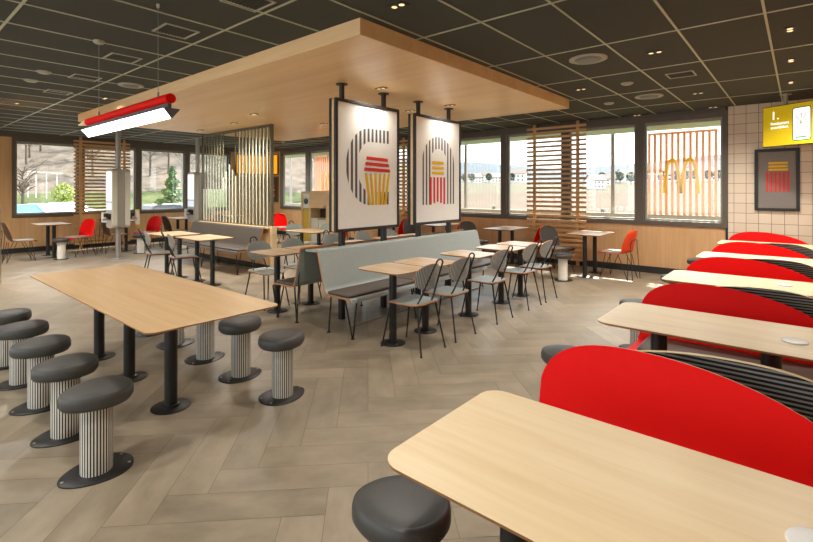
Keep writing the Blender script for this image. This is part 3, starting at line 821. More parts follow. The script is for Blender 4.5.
# ------------------------------------------------------------------ kiosks
def kiosk(label, loc, rot=0):
    t = thing('order_kiosk', label, 'kiosk', loc, rot)
    mb = MB(); mb.cyl((0, 0, .012), (0, 0, ZC), .055, 24); obj('pole', mb, M['silver'], t)
    mb = MB(); mb.box((-.2, -.17, 0), (.2, .17, .02)); obj('base_plate', mb, M['silver'], t, smooth=0, bevel=.006)
    for s in (-1, 1):
        mb = MB(); fn = lambda u, v, w, s=s: (u, s*w, v)
        mb.prism(rrect(-.21, .68, .21, 1.99, .09), .075, .18, 0, fn, ch=.012); b = obj('screen_housing', mb, M['kiosk'], t, smooth=40)
        mb = MB(); mb.prism(rrect(-.17, 1.27, .17, 1.93, .02), .181, .187, 0, fn); obj('screen', mb, M['screen_w'], b, smooth=0)
        mb = MB(); mb.prism(rrect(-.17, 1.08, .17, 1.24, .01), .181, .184, 0, fn); obj('sticker', mb, M['screen_b'], b, smooth=0)
        mb = MB(); mb.box((.02, s*.18, .86), (.13, s*.24, 1.0)); mb.box((.04, s*.23, .93), (.11, s*.30, 1.01)); obj('card_reader', mb, M['black'], b, smooth=0, bevel=.008)
        mb = MB(); mb.box((-.20, s*.18, .80), (-.08, s*.27, 1.02)); obj('number_rack', mb, M['white'], b, smooth=0, bevel=.006)
        mb = MB(); mb.box((.10, s*.18, .86), (.13, s*.34, .89)); obj('sign_bracket', mb, M['silver'], b, smooth=0)
        if s > 0:
            mb = MB(); mb.box((.02, .34, .72), (.24, .352, 1.08)); g = obj('order_sign', mb, M['artyel'], b, smooth=0)
            mb = MB(); mb.box((.045, .336, .745), (.215, .34, 1.055)); mb.box((.2405, .341, .76), (.2415, .351, 1.04)); obj('sign_face', mb, M['white'], g, smooth=0)
    mb = MB(); mb.box((-.2, -.075, .70), (.2, .075, 1.96)); obj('core', mb, M['silver'], t, smooth=0)
    return t
k1 = kiosk('white double-sided self-order kiosk on a silver pole before the left slat screen', (-11.63, 3.76, 0))
k2 = dup(k1, (-12.35, 5.9, 0), 0, 'white double-sided self-order kiosk left of the slatted glass screen', 'self-order kiosks'); k1['group'] = 'self-order kiosks'

# ------------------------------------------------------------------ service station
t = thing('service_station', 'wooden service station with yellow front, cup dispenser and white bins', 'counter', (-8.95, 7.2, 0))
mb = MB(); mb.box((-.62, 0, 0), (-.55, .5, 1.48)); mb.box((-.55, 0, 1.42), (-.28, .5, 1.48)); mb.box((-.30, 0, 0), (-.24, .5, 1.48)); obj('left_cabinet', mb, M['oak_y'], t, smooth=0)
mb = MB(); mb.box((-.55, .01, .05), (-.30, .45, 1.05)); obj('yellow_front', mb, M['yellow'], t, smooth=0)
mb = MB(); mb.box((-.55, .01, 1.06), (-.30, .45, 1.42)); w = obj('dispenser', mb, M['white'], t, smooth=0)
mb = MB(); mb.lathe([(.07, 0), (.07, .02), (.03, .02)], 20); o = obj('dispenser_opening', mb, M['black'], w, (-.425, .01, 1.24)); o.rotation_euler = (PI/2, 0, 0)
mb = MB(); mb.box((-.24, -.02, 1.08), (.26, .5, 1.5)); obj('upper_cabinet', mb, M['soffit'], t, smooth=0)
mb = MB(); mb.box((-.24, .3, .8), (.34, .5, 1.06)); obj('back_panel', mb, M['taupe'], t, smooth=0)
mb = MB(); mb.box((.34, 0, 0), (.6, .5, 1.16)); obj('right_cabinet', mb, M['oak_y'], t, smooth=0)
for x0, z in ((-.22, .80), (.07, .76)):
    mb = MB(); mb.box((x0, .0, .06), (x0+.26, .48, z)); mb.box((x0-.005, -.005, z), (x0+.265, .48, z+.03)); obj('bin_front', mb, M['white'], t, smooth=0, bevel=.008)

# partition cabinet at far left
t = thing('waste_station', 'tall oak cabinet end at the left edge of the picture', 'cabinet', (-9.4, .6, 0))
mb = MB(); mb.box((-.4, -1.4, .08), (0.08, .80, 1.29)); obj('body', mb, M['oak_y'], t, smooth=0, bevel=.004)
mb = MB(); mb.box((-.36, -1.36, 0), (.06, .78, .08)); obj('plinth', mb, M['base'], t, smooth=0)
mb = MB(); mb.box((.02, .80, .08), (.08, .815, 1.29)); obj('edge_strip', mb, M['steel'], t, smooth=0)
mb = MB(); mb.box((-9.7, -.9, 1.292), (-9.36, 1.36, ZC)); struct('wall_partition', mb, M['panel_z'], smooth=0)

# ------------------------------------------------------------------ screens and framed picture
def textmesh(txt, size, fn_parent, matl, loc, name):
    cu = bpy.data.curves.new('txt', 'FONT'); cu.body = txt; cu.size = size; cu.extrude = .0006
    tmp = bpy.data.objects.new('txt', cu); COL.objects.link(tmp)
    dg = bpy.context.evaluated_depsgraph_get()
    me = bpy.data.meshes.new_from_object(tmp.evaluated_get(dg)); bpy.data.objects.remove(tmp)
    me.materials.clear(); me.materials.append(matl); me.name = name
    o = bpy.data.objects.new(name, me); COL.objects.link(o); o.parent = fn_parent; o.location = loc; o.rotation_euler = (PI/2, 0, 0)
    return o
p0 = Vector(atd(762.5, 7.0)); p1 = Vector(atd(813, 6.35)); dv = (p1-p0).normalized()
tv = thing('menu_screen', 'yellow digital screen reading 1. with a phone picture, hung above the framed picture', 'screen', (p0.x, p0.y, 2.155), math.atan2(dv.y, dv.x))
TW, TH = 1.08, .60
mb = MB(); mb.box((0, 0, 0), (TW, .05, TH)); body = obj('screen_body', mb, M['black'], tv, smooth=0, bevel=.006)
mb = MB(); mb.box((.012, -.003, .012), (TW-.012, 0, TH-.012)); panel = obj('display', mb, M['screen_y'], tv, smooth=0)
textmesh('1.', .17, panel, M['ink_w'], (.12, -.004, .40), 'number')
textmesh('Restaurant\nauswählen.', .058, panel, M['ink_w'], (.12, -.004, .32), 'caption')
mb = MB(); fn = lambda u, v, w: (u, -w, v)
mb.prism(rrect(.42, .06, .66, .53, .035), .003, .006, 0, fn); ph = obj('phone_graphic', mb, M['black'], panel, smooth=0)
mb = MB(); mb.prism(rrect(.432, .072, .648, .518, .025), .0062, .007, 0, fn)
mb.prism(rrect(.45, .15, .63, .45, .01), .0072, .0076, 1, fn)
for a, b in (((.46, .2), (.6, .42)), ((.47, .4), (.62, .22)), ((.52, .16), (.54, .44))):
    d = Vector((b[0]-a[0], b[1]-a[1])).normalized(); nn = (-d.y*.004, d.x*.004)
    mb.add([(a[0]-nn[0], -.0078, a[1]-nn[1]), (b[0]-nn[0], -.0078, b[1]-nn[1]), (b[0]+nn[0], -.0078, b[1]+nn[1]), (a[0]+nn[0], -.0078, a[1]+nn[1])], [(0, 1, 2, 3)], 2)
mb.prism([(.53+.012*math.cos(2*PI*k/12), .31+.012*math.sin(2*PI*k/12)) for k in range(12)], .008, .0082, 3, fn)
mb.prism(rrect(.46, .095, .6, .12, .01), .0072, .0078, 3, fn)
obj('phone_map', mb, [M['screen_w'], M['screen_b'], M['screen_y'], emis('green_ink', '2E7D46', .6)], panel, smooth=0)
for x in (.3, .8):
    mb = MB(); mb.box((x-.02, .02, TH), (x+.02, .06, ZC-2.155)); mb.box((x-.05, -.01, ZC-2.155-.02), (x+.05, .09, ZC-2.155)); obj('ceiling_mount', mb, M['vent'], tv, smooth=0)

def onY(px, Y):
    t_ = (px-406.5)/F; return Y*(-SA+CA*t_)/(CA+SA*t_)
xa, xb = onY(754.5, 9.36), onY(800, 9.36); za, zb = 1.19, 2.17
t = thing('framed_picture', 'black framed picture of yellow and red stripes on the tiled wall', 'picture', (xa, YR-.015, 0))
w = xb-xa; b = .045
mb = MB(); mb.box((0, -.04, za), (b, 0, zb)); mb.box((w-b, -.04, za), (w, 0, zb)); mb.box((b, -.04, za), (w-b, 0, za+b)); mb.box((b, -.04, zb-b), (w-b, 0, zb)); obj('frame', mb, M['black'], t, smooth=0, bevel=.004)
mb = MB(); mb.box((b, -.018, za+b), (w-b, -.002, zb-b)); cv = obj('canvas', mb, M['greyframe'], t, smooth=0)
mb = MB(); cx = w*.53; zc = za+(zb-za)*.53
for k in range(3): mb.box((cx-.12, -.021, zc+.115+.052*k), (cx+.12, -.019, zc+.147+.052*k), 1)
for k in range(6):
    x = cx-.145+.051*k; mb.box((x, -.021, zc-.22), (x+.026, -.019, zc+.10), 0)
obj('printed_art', mb, [M['artred'], M['artyel']], cv, smooth=0)

def wallscreen(label, horiz, u0, u1, z0, z1, m):
    loc = ((u0+u1)/2, YR, z0) if horiz else (XL, (u0+u1)/2, z0)
    t = thing('wall_poster', label, 'poster', loc); h = (u1-u0)/2; H = z1-z0
    mb = MB(); mb.box((-h, -.04, 0), (h, 0, H)) if horiz else mb.box((0, -h, 0), (.04, h, H)); obj('frame', mb, M['frame'], t, smooth=0)
    mb = MB(); mb.box((-h+.03, -.045, .03), (h-.03, -.041, H-.03)) if horiz else mb.box((.041, -h+.03, .03), (.045, h-.03, H-.03)); obj('poster_face', mb, m, t, smooth=0)
    return t
wallscreen('orange lit menu poster at the far corner right of the slatted glass screen', True, -14.3, -13.75, 2.05, 2.76, M['screen_o'])
wp = wallscreen('dark framed poster with coloured bars below the orange menu poster', True, -14.3, -13.75, 1.1, 1.98, M['brownshell'])
mb = MB()
for k, (z, m) in enumerate(((.2, 1), (.28, 0), (.4, 1), (.48, 0), (.55, 0))): mb.box((-.12, -.048, z), (.12, -.046, z+.05), m)
obj('printed_art', mb, [M['artred'], M['artyel']], wp, smooth=0)
wallscreen('orange lit menu screen on the left wall, seen through the slatted glass screen', False, 8.15, 9.3, 2.05, 2.74, M['screen_o'])

# ------------------------------------------------------------------ ceiling fittings
def cpos(px, py, z=ZC): return at(px, py, z)
def downlight(x, y, z, lab, grp, proto=[None]):
    if proto[0] is None:
        t = thing('downlight', lab, 'downlight', (x, y, z), 0, grp)
        mb = MB(); mb.box((-.075, -.04, -.008), (.075, .04, 0)); obj('housing', mb, M['darkvent'], t, smooth=0)
        for s in (-1, 1):
            mb = MB(); mb.lathe([(.022, -.0095), (.022, -.008)], 20, (s*.036, 0)); obj('bulb', mb, M['lampglow'], t)
        proto[0] = t; return t
    return dup(proto[0], (x, y, z), 0, lab, grp)
LAMPS = []
def lamp(x, y, z, e, ang=150, col=(1, .955, .885)):
    l = bpy.data.lights.new('spot', 'SPOT'); l.energy = e; l.spot_size = math.radians(ang); l.spot_blend = .9; l.shadow_soft_size = .06; l.color = col
    o = bpy.data.objects.new('downlight_beam', l); COL.objects.link(o); o.location = (x, y, z-.03)
    LAMPS.append(o); return o
dl_right = [(790, 29, 'nearest of the three lit twin downlights above the booth tables'), (791, 60, 'middle of the three lit twin downlights above the booth tables'), (791, 82, 'farthest of the three lit twin downlights above the booth tables'),
  (655, 52, 'twin downlight between the round vent and the square vent'), (698, 93, 'twin downlight just beyond the square vent on the right'), (713, 107, 'twin downlight close to the top of the back window near the tiled wall'),
  (637, 115, 'twin downlight at the back window top beyond the second round vent'), (398, 5, 'twin downlight at the top edge of the picture, right of the soffit corner'), (581, 89, 'twin downlight beside the far right corner of the wooden soffit'),
  (17, 103, 'twin downlight in the ceiling above the far left window'), (105, 98, 'twin downlight in the dark ceiling left of the pendant lamp cable')]
for px, py, l in dl_right:
    x, y = cpos(px, py); downlight(x, y, ZC, 'black '+l, 'downlights in the dark ceiling').rotation_euler.z = PI/2 if px > 780 else 0; (py > 105) or lamp(x, y, ZC, 20 if px == 105 else 170 if px < 200 else 48 if py < 70 else 3 if py > 105 else 75)
dl_s = [(381, 88, 'above the hanging picture with the C shape'), (450, 105, 'above the hanging picture with the arch'), (410, 110.5, 'between the tops of the two hanging pictures'), (324, 123.5, 'left of the first hanging picture'), (254, 114, 'above the slatted glass screen'), (234, 123, 'above the left half of the slatted glass screen'), (200, 130, 'at the left end above the taupe banquette')]
for px, py, l in dl_s:
    x, y = cpos(px, py, 2.77); downlight(x, y, 2.77, 'black twin soffit downlight '+l, 'downlights in the soffit'); lamp(x, y, 2.77, 17 if px > 300 else 70)
# extra downlights added to light the room, nearly all out of view
for i, (x, y) in enumerate(((-.8, .6), (-3.2, -.6), (-5.6, .2), (-8, -1), (-3.2, -2.6), (-6, -2.6), (-12, 1), (-11.5, 8))):
    downlight(x, y, ZC, 'added black twin downlight in the ceiling %s' % ['over the nearest booth table', 'left of the camera', 'over the communal table end', 'before the oak cabinet', 'behind the camera', 'far behind the camera', 'over the far left window table', 'over the far corner'][i], 'downlights in the dark ceiling'); lamp(x, y, ZC, 150 if x < -11 else 56)

def roundvent(px, py, lab, r=.17):
    x, y = cpos(px, py); t = thing('round_vent', lab, 'ceiling vent', (x, y, ZC), 0, 'round ceiling vents')
    mb = MB(); mb.lathe([(r, 0), (r, -.012), (r-.02, -.02), (r-.05, -.012), (r-.05, 0)], 40); obj('rim', mb, M['vent'], t)
    mb = MB(); mb.lathe([(r-.05, -.004), (r-.08, -.03), (.05, -.034), (.01, -.034)], 40); obj('swirl_plate', mb, M['greydk'], t)
    mb = MB(); mb.lathe([(r-.05, -.002), (r-.052, -.003)], 40); obj('gap', mb, M['darkvent'], t)
    return t
roundvent(588, 58.5, 'large round ceiling vent right of the wooden soffit', .19); roundvent(649, 96, 'round ceiling vent near the back windows', .19)
roundvent(131, 85, 'round ceiling vent beside the left end of the soffit', .15)
def squarevent(px, py, lab):
    x, y = cpos(px, py); t = thing('square_vent', lab, 'ceiling vent', (x, y, ZC), 0, 'square ceiling vents')
    a, c = .145, .016; mb = MB(); mb.box((-a, -a, -.008), (a, -a+c, 0)); mb.box((-a, a-c, -.008), (a, a, 0)); mb.box((-a, -a+c, -.008), (-a+c, a-c, 0)); mb.box((a-c, -a+c, -.008), (a, a-c, 0)); obj('rim', mb, M['vent'], t, smooth=0)
    mb = MB()
    for k in range(9): y0 = -a+c+.029*k; mb.box((-a+c, y0, -.005), (a-c, y0+.012, -.001))
    obj('grille', mb, M['darkvent'], t, smooth=0)
squarevent(681, 74.5, 'square ceiling vent right of the round vents'); squarevent(176, 31, 'square ceiling vent nearest the camera in the left ceiling row')
squarevent(122.5, 58, 'second square ceiling vent in the left ceiling row'); squarevent(85, 77.5, 'third square ceiling vent in the left ceiling row, behind the lamp cable'); squarevent(58, 92, 'farthest square ceiling vent in the left ceiling row')
squarevent(248, 1, 'square ceiling vent cut off by the top edge of the picture')
for px, py, lab in ((44, 71.5, 'small round ceiling sensor in the left ceiling'), (31, 80, 'small pale ceiling sensor beyond the round one on the left'), (627, 83, 'flat round ceiling disc between the two round vents'), (609, 103, 'small round ceiling disc near the back windows')):
    x, y = cpos(px, py); mb = MB(); mb.lathe([(.075, 0), (.075, -.01), (.05, -.025), (.01, -.027)], 24); tag(obj('ceiling_sensor', mb, M['vent'], None, (x, y, ZC)), lab, 'ceiling sensor', 'ceiling sensors')

# ------------------------------------------------------------------ outside
def smooth(a, b, x):
    t_ = max(0, min(1, (x-a)/(b-a))); return t_*t_*(3-2*t_)
def hnoise(x, y): return math.sin(x*.031+1.3)*math.cos(y*.027)+.5*math.sin(x*.07+y*.05)+.3*math.sin(x*.15-y*.11)
def terr(x, y):
    dl = -x-14.6; dr = y-9.6
    # left hillside / right fields
    ang = math.atan2(max(dr+6, .01), max(dl+2, .01))     # 0 = straight left
    wl = 1-smooth(.62, 1.0, ang)
    D = math.hypot(max(dl, 0), max(dr, 0))
    zl = -.95+smooth(55, 230, D)*(62+8*hnoise(x, y))+.3*hnoise(x, y)*smooth(20, 60, D)
    zr = -.25-smooth(15, 60, D)*.8+smooth(90, 330, D)*8+smooth(300, 760, D)*(34+12*hnoise(x*.3, y*.3))
    return zl*wl+zr*(1-wl), wl, D
def terrain():
    bm = bmesh.new(); cl = bm.loops.layers.float_color.new('ground')
    radii = [0.02, 1.5, 3, 5, 8, 12, 16, 20, 26, 33, 41, 50, 58, 66, 75, 85, 96, 108, 122, 138, 155, 175, 200, 230, 270, 320, 380, 450, 540, 650, 760, 900]
    na = 72; rows = []
    for R in radii:
        row = []
        for k in range(na+1):
            # offset outline of the building corner, from the left wall's south end to the right wall's east end
            u = k/na
            Lw, Bw = 14, 18
            if u < .35: x, y = -14.6-R, -6+u/.35*15.6-R*.35*(1-u/.35)
            elif u < .6:
                a = (u-.35)/.25*PI/2; x, y = -14.6-R*math.cos(a), 9.6+R*math.sin(a)
            else: x, y = -14.6+(u-.6)/.4*17.6+R*.5*((u-.6)/.4)**1, 9.6+R
            row.append((x, y, terr(x, y)[0]))
        rows.append([bm.verts.new(p) for p in row])
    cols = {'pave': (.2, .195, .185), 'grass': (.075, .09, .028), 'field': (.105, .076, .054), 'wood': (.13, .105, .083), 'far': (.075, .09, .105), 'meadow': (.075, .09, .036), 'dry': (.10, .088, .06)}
    for i in range(len(rows)-1):
        for k in range(na):
            f = bm.faces.new((rows[i][k], rows[i][k+1], rows[i+1][k+1], rows[i+1][k]))
            c = f.calc_center_median(); z, wl, D = terr(c.x, c.y)
            if wl > .5: nm = 'pave' if D < 38 else 'grass' if D < 50 else 'pave' if D < 58 else 'meadow' if D < 72 else 'wood'
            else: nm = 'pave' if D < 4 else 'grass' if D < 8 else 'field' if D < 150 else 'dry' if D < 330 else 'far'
            f.smooth = True
            for l in f.loops: l[cl] = cols[nm]+(1,)
    me = bpy.data.meshes.new('ground'); bm.normal_update(); bm.to_mesh(me); bm.free(); me.materials.append(grass_mat())
    o = bpy.data.objects.new('ground', me); COL.objects.link(o); o['kind'] = 'structure'
terrain()
mb = MB(); mb.box((-16, 9.56, 2.78), (2, 11.0, 2.88)); struct('trim_3', mb, mat('green_canopy', '93A882', .6), smooth=0)
mb = MB(); mb.box((-16, 10.78, -.3), (2, 10.9, 1.01)); struct('trim_4', mb, mat('grey_parapet', '9A9A94', .7), smooth=0)

def ext_slats(lab, x0, x1, n, arches):
    Y = 11.0; t = thing('outdoor_sign', lab, 'sign', ((x0+x1)/2, Y, .93)); h = (x1-x0)/2
    mo = mat('orange_slat', 'F0AE80', .6)
    mb = MB()
    for k in range(n):
        x = -h+2*h*k/(n-1); mb.box((x-.024, -.03, 0), (x+.024, .03, 1.80))
    mb.box((-h-.03, .03, 0), (h+.03, .06, .05)); mb.box((-h-.03, .03, 1.76), (h+.03, .06, 1.81)); mb.box((-h, .0, -.95), (-h+.06, .06, 0)); mb.box((h-.06, 0, -.95), (h, .06, 0))
    obj('slats', mb, mo, t, smooth=0)
    # double arch
    mb = MB(); H_ = .70
    for s in (-1, 1):
        L = [(s*.16+.145*math.sin(PI/2*(-1+2*k/24)), -.05, arches+H_*max(0, 1-abs(math.sin(PI/2*(-1+2*k/24)))**2.3)**.62) for k in range(25)]
        rings = []
        for i, p in enumerate(L):
            q = Vector(p); a = Vector(L[max(0, i-1)]); b = Vector(L[min(24, i+1)]); d = (b-a).normalized(); nn = Vector((-d.z, 0, d.x))*.031
            if i in (0, 24): nn = Vector((nn.x, 0, 0))
            rings.append([q+nn+Vector((0, -.02, 0)), q-nn+Vector((0, -.02, 0)), q-nn+Vector((0, .02, 0)), q+nn+Vector((0, .02, 0))])
        mb.ring_bridge(rings)
    obj('arches', mb, mat('golden_yellow', 'FFC400', .45), t, smooth=50)
ext_slats('outdoor screen of orange vertical slats with golden double arches beyond the right-hand window', -2.47, -1.27, 12, .52)
ext_slats('outdoor screen of orange vertical slats seen left of the first hanging picture', -13.75, -12.3, 13, .52)

# outdoor posts and bollards
for x, lab in ((onY(613, 11.05), 'thin grey canopy post outside the window above the orange chair'), (onY(466, 11.05), 'thin grey canopy post outside the window right of the second hanging picture'), (onY(291, 11.05), 'thin grey canopy post outside the far corner window')):
    t = thing('canopy_post', lab, 'post', (x, 11.05, -.25)); mb = MB(); mb.box((-.035, -.035, 0), (.035, .035, 3.05)); obj('post', mb, M['silver'], t, smooth=0); mb = MB(); mb.box((-.08, -.08, 0), (.08, .08, .02)); obj('foot_plate', mb, M['silver'], t, smooth=0)
for px, lab in ((494, 'short grey bollard outside the window left of the slat screen'), (603, 'short grey bollard outside the window right of the slat screen')):
    x = onY(px, 11.8); mb = MB(); mb.lathe([(.05, 0), (.05, 1.28), (.04, 1.31), (.005, 1.32)], 16); tag(obj('bollard', mb, mat('bollard_grey', '77786A', .6), None, (x, 11.8, -.25)), lab, 'bollard', 'outdoor bollards')

# houses beyond the field
hw = mat('house_wall', 'E8E4DC', .8); hr = mat('house_roof', '8A7A70', .8); hg = mat('house_window', '4C525A', .3)
def house(px, d, w, h, lab, rot=0):
    x, y = atd(px, d); z = terr(x, y)[0]
    t = thing('house', lab, 'house', (x, y, z-.3), rot, 'houses beyond the field')
    dp = w*.8; mb = MB(); mb.box((-w/2, -dp/2, 0), (w/2, dp/2, h)); mb.add([(-w/2, -dp/2, h), (-w/2, dp/2, h), (-w/2, 0, h+w*.32)], [(0, 1, 2)]); mb.add([(w/2, -dp/2, h), (w/2, dp/2, h), (w/2, 0, h+w*.32)], [(0, 1, 2)])
    wl = obj('walls', mb, hw, t, smooth=0)
    mb = MB(); e = .5
    for s in (-1, 1):
        mb.add([(-w/2-e, s*(dp/2+e), h-.3), (w/2+e, s*(dp/2+e), h-.3), (w/2+e, 0, h+w*.32+.15), (-w/2-e, 0, h+w*.32+.15)], [(0, 1, 2, 3)])
    obj('roof', mb, [hr, hr], t, smooth=0, solid=(.25, 0, 0, 0))
    for k in range(3):
        for zf in (.2, .6):
            mb = MB(); xx = -w*.3+w*.3*k; mb.box((xx-w*.05, -dp/2-.05, h*zf), (xx+w*.05, -dp/2+.02, h*zf+h*.2)); obj('window', mb, hg, wl, smooth=0)
hs = [(468, 330, 7, 4, 'white house nearest the second hanging picture'), (475, 300, 7, 4, 'white house second from the left in the window right of the second hanging picture'), (484, 340, 8, 5, 'white house in the middle of the window right of the second hanging picture'), (494, 310, 8, 4, 'white house beside the window mullion left of the slat screen'), (519, 300, 9, 6, 'white house just left of the wooden slat screen'),
      (595, 190, 6, 4.0, 'large white gabled house right of the wooden slat screen'), (608, 220, 6, 3.5, 'white house second to the right of the wooden slat screen'), (626, 260, 9, 4.5, 'white house at the right side of the window above the orange chair'), (668, 260, 16, 5, 'long pale building behind the outdoor arches'), (700, 290, 14, 6, 'pale building right of the outdoor arches'), (655, 300, 12, 5, 'pale building at the left of the outdoor slats')]
for i, (px, d, w, h, l) in enumerate(hs): house(px, d, w, h, l, A+(.3 if i % 2 else -.4))

# trees
bark = mat('bark', '54493E', .9, 0, .15); twig = mat('pale_twigs', '6E6054', .9, 0, .2)
leafg = mat('spring_leaves', '8F9A45', .8, 0, .3, 3); pine = mat('pine_needles', '566C3C', .85, 0, .3, 3); darkl = mat('dark_leaves', '3A4A32', .85, 0, .3, 3)
def bare_tree(h, seed):
    rnd = random.Random(seed); mt, mtw = MB(), MB()
    mt.tube([(0, 0, -1), (.1, 0, h*.35), (0, .1, h*.8)], [.22, .16, .05], 6)
    for k in range(34):
        z0 = h*(.25+.55*rnd.random()); a = rnd.random()*2*PI; ln = h*(.18+.22*rnd.random()); up = .5+.8*rnd.random()
        p = Vector((0, 0, z0)); q = p+Vector((math.cos(a), math.sin(a), up)).normalized()*ln
        mtw.tube([p, q], [.07, .03], 4)
        for j in range(5):
            s = p.lerp(q, .35+.6*rnd.random()); b = a+rnd.uniform(-1.2, 1.2)
            e = s+Vector((math.cos(b), math.sin(b), rnd.uniform(.1, 1.2))).normalized()*ln*rnd.uniform(.3, .6)
            mtw.tube([s, e], [.045, .02], 3)
    return mt, mtw
def blob_tree(h, seed, conifer=False):
    rnd = random.Random(seed); mt, ml = MB(), MB()
    mt.tube([(0, 0, -1), (0, 0, h*.6)], [.2, .08], 6)
    n = 700
    for k in range(n):
        if conifer:
            t_ = rnd.random()**.8; z = h*(.12+.86*t_); R = h*.34*(1-t_)*(.75+.3*math.sin(t_*24))+.05
            rr = R*math.sqrt(rnd.random())
        else:
            u = rnd.uniform(-1, 1); z = h*(.62+.36*u); R = h*.36*math.sqrt(max(0, 1-u*u))
            rr = R*rnd.random()**.4
        a = rnd.random()*2*PI; c = Vector((rr*math.cos(a), rr*math.sin(a), z)); s = h*rnd.uniform(.02, .045)
        n1 = Vector((rnd.gauss(0, 1), rnd.gauss(0, 1), rnd.gauss(0, 1))).normalized(); n2 = n1.orthogonal().normalized()*s; n1 = n1*s
        ml.add([c-n1-n2*.5, c+n1-n2*.5, c+n1*.6+n2, c-n1*.6+n2], [(0, 1, 2, 3)])
    return mt, ml
def tree(name, px, d, parts, mats_, lab, grp=None):
    x, y = atd(px, d); t = thing(name, lab, 'tree', (x, y, terr(x, y)[0]), random.random()*6, grp)
    obj('trunk', parts[0], mats_[0], t, smooth=0); obj('crown', parts[1], mats_[1], t, smooth=0)
    return t
tree('leafy_tree', 63, 55, blob_tree(3.3, 3), (bark, leafg), 'bright green spring tree in the far left window')
tree('conifer', 172, 62, blob_tree(5.8, 4, True), (bark, pine), 'green pine in the second left window between the kiosks')
tree('leafy_tree', 160, 50, blob_tree(1.6, 5), (bark, pine), 'low green bush below the pine in the second left window')
bt = [tree('bare_tree', 22, 58, bare_tree(6, 1), (bark, twig), 'bare tree at the left edge of the far left window', 'bare trees on the hillside')]
for k, (h, s) in enumerate(((9, 21), (11, 22))):
    px = (30, 150)[k]; bt.append(tree('bare_tree', px, 90, bare_tree(h, s), (bark, twig), ['tall bare tree on the hillside behind the far left window', 'tall bare tree on the hillside behind the second left window'][k], 'bare trees on the hillside'))
rnd = random.Random(5); cnt = 0
wlab = 'bare brown tree among many on the wooded hillside beyond the left windows'
spots = []
for k in range(2500):
    px = rnd.uniform(-10, 335); d = rnd.uniform(85, 240); x, y = atd(px, d); z, wl, D = terr(x, y)
    if wl < .5 or D < 68 or (125 < px < 150 and d < 120): continue
    if any((x-a)**2+(y-b)**2 < 81 for a, b in spots) or len(spots) > 150: continue
    spots.append((x, y)); o = dup(bt[1+k % 2], (x, y, z), rnd.random()*6, wlab, 'woodland trees on the hillside')
dt = None
for i, (px, d) in enumerate(((464, 320), (472, 290), (480, 315), (489, 290), (499, 320), (512, 290), (602, 235), (616, 250), (620, 240), (631, 220), (646, 240), (662, 230), (676, 230), (686, 240), (694, 250), (708, 230), (718, 240))):
    x, y = atd(px, d); z = terr(x, y)[0]; lab = 'small dark tree among the houses beyond the field'
    if dt is None: dt = tree('leafy_tree', px, d, blob_tree(6, 9), (bark, darkl), lab, 'trees among the houses')
    else: dup(dt, (x, y, z), i, lab)

# lamp posts and parked cars outside the left windows
pw = mat('white_post', 'E4E2DC', .5)
for i, (px, hgt) in enumerate(((28, 4.4), (36, 4.4), (46.5, 4.5), (57, 4.5))):
    x, y = atd(px, 68); z = terr(x, y)[0]
    t = thing('lamp_post', 'white lamp post outside the far left window, %s from the left' % ['first', 'second', 'third', 'fourth'][i], 'lamp post', (x, y, z), 0, 'white lamp posts')
    mb = MB(); mb.tube([(0, 0, 0), (0, 0, hgt-.5)], [.06, .05], 8); obj('pole', mb, pw, t); mb = MB(); mb.box((-.15, -.7, hgt-.52), (.15, .7, hgt-.38)); obj('lamp_head', mb, pw, t, smooth=0)
def car(lab, px, d, colr, rot):
    x, y = atd(px, d); t = thing('parked_car', lab, 'car', (x, y, terr(x, y)[0]), rot, 'parked cars')
    side = [(-2.1, .35), (-2.1, .75), (-1.95, .9), (-1.3, .98), (-.75, 1.42), (.75, 1.45), (1.35, 1.0), (1.95, .85), (2.1, .65), (2.1, .35)]
    mb = MB(); mb.prism([(p[0], p[1]) for p in side], -.85, .85, 0, lambda u, v, w: (u, w, v), ch=.06); obj('body', mb, colr, t, smooth=30)
    mb = MB(); mb.prism([(-1.2, 1.0), (-.74, 1.36), (.72, 1.39), (1.22, 1.0)], -.87, .87, 0, lambda u, v, w: (u, w, v)); obj('windows', mb, hg, t, smooth=0)
    for sx in (-1.3, 1.3):
        for sy in (-.8, .8):
            mb = MB(); mb.cyl((sx, sy-.1, .33), (sx, sy+.1, .33), .33, 20); obj('wheel', mb, M['black'], t)
cw = mat('car_white', 'E9EAEA', .25); cb = mat('car_blue', '3C7FA8', .25); cd = mat('car_dark', '4A4C4C', .25)
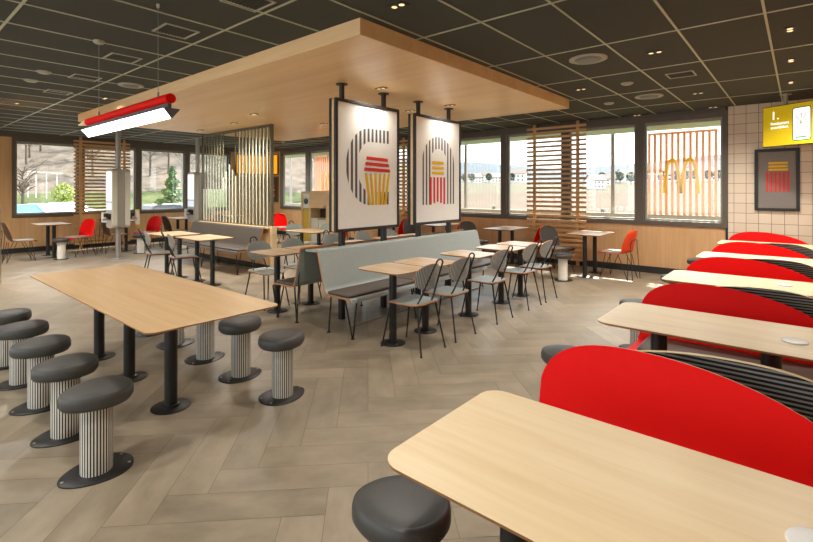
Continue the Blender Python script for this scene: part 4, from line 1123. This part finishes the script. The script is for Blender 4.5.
for i, (px, m, l) in enumerate(((14, cb, 'blue parked car at the left edge of the far left window'), (30, cw, 'white parked car left of centre in the far left window'), (47, cw, 'white parked car right of centre in the far left window'), (66, cw, 'white parked car below the bright green tree'))):
    car(l, px, 30+i*3.2, m, .5)
car('dark grey parked car below the pine in the second left window', 156, 31, cd, 1.9)
car('white parked car beside the dark grey one in the second left window', 180, 35, cw, .5)

# ------------------------------------------------------------------ light, world, camera
w = bpy.data.worlds.new('sky'); sc.world = w; w.use_nodes = True; nt = w.node_tree
bg = nt.nodes['Background']; tc = nt.nodes.new('ShaderNodeTexCoord'); sp = nt.nodes.new('ShaderNodeSeparateXYZ'); rp = nt.nodes.new('ShaderNodeValToRGB')
nt.links.new(tc.outputs['Generated'], sp.inputs[0]); nt.links.new(sp.outputs['Z'], rp.inputs['Fac'])
rp.color_ramp.elements[0].color = (.95, .97, 1, 1); rp.color_ramp.elements[1].color = (.72, .84, 1, 1); rp.color_ramp.elements[1].position = .9
nt.links.new(rp.outputs['Color'], bg.inputs['Color']); bg.inputs['Strength'].default_value = 1.6
s = bpy.data.lights.new('sun', 'SUN'); s.energy = 8.0; s.angle = math.radians(1.2); s.color = (1, .93, .82)
so = bpy.data.objects.new('sun', s); COL.objects.link(so)
so.rotation_euler = Vector((.22, -1, -.95)).to_track_quat('-Z', 'Y').to_euler()

cam = bpy.data.cameras.new('camera'); co = bpy.data.objects.new('camera', cam); COL.objects.link(co)
co.location = (0, 0, CAMZ); co.rotation_euler = (PI/2, 0, A)
cam.sensor_width = 36; cam.lens = F/813*36; cam.shift_y = -81/813; cam.clip_start = .05; cam.clip_end = 3000
sc.camera = co
sc.view_settings.view_transform = 'Standard'; sc.view_settings.look = 'None'; sc.view_settings.gamma = 1; sc.view_settings.use_curve_mapping = False
sc.view_settings.exposure = 1.35
sc.cycles.use_denoising = True
sc.cycles.max_bounces = 8; sc.cycles.diffuse_bounces = 4; sc.cycles.glossy_bounces = 3; sc.cycles.transparent_max_bounces = 12
sc.cycles.sample_clamp_indirect = 6
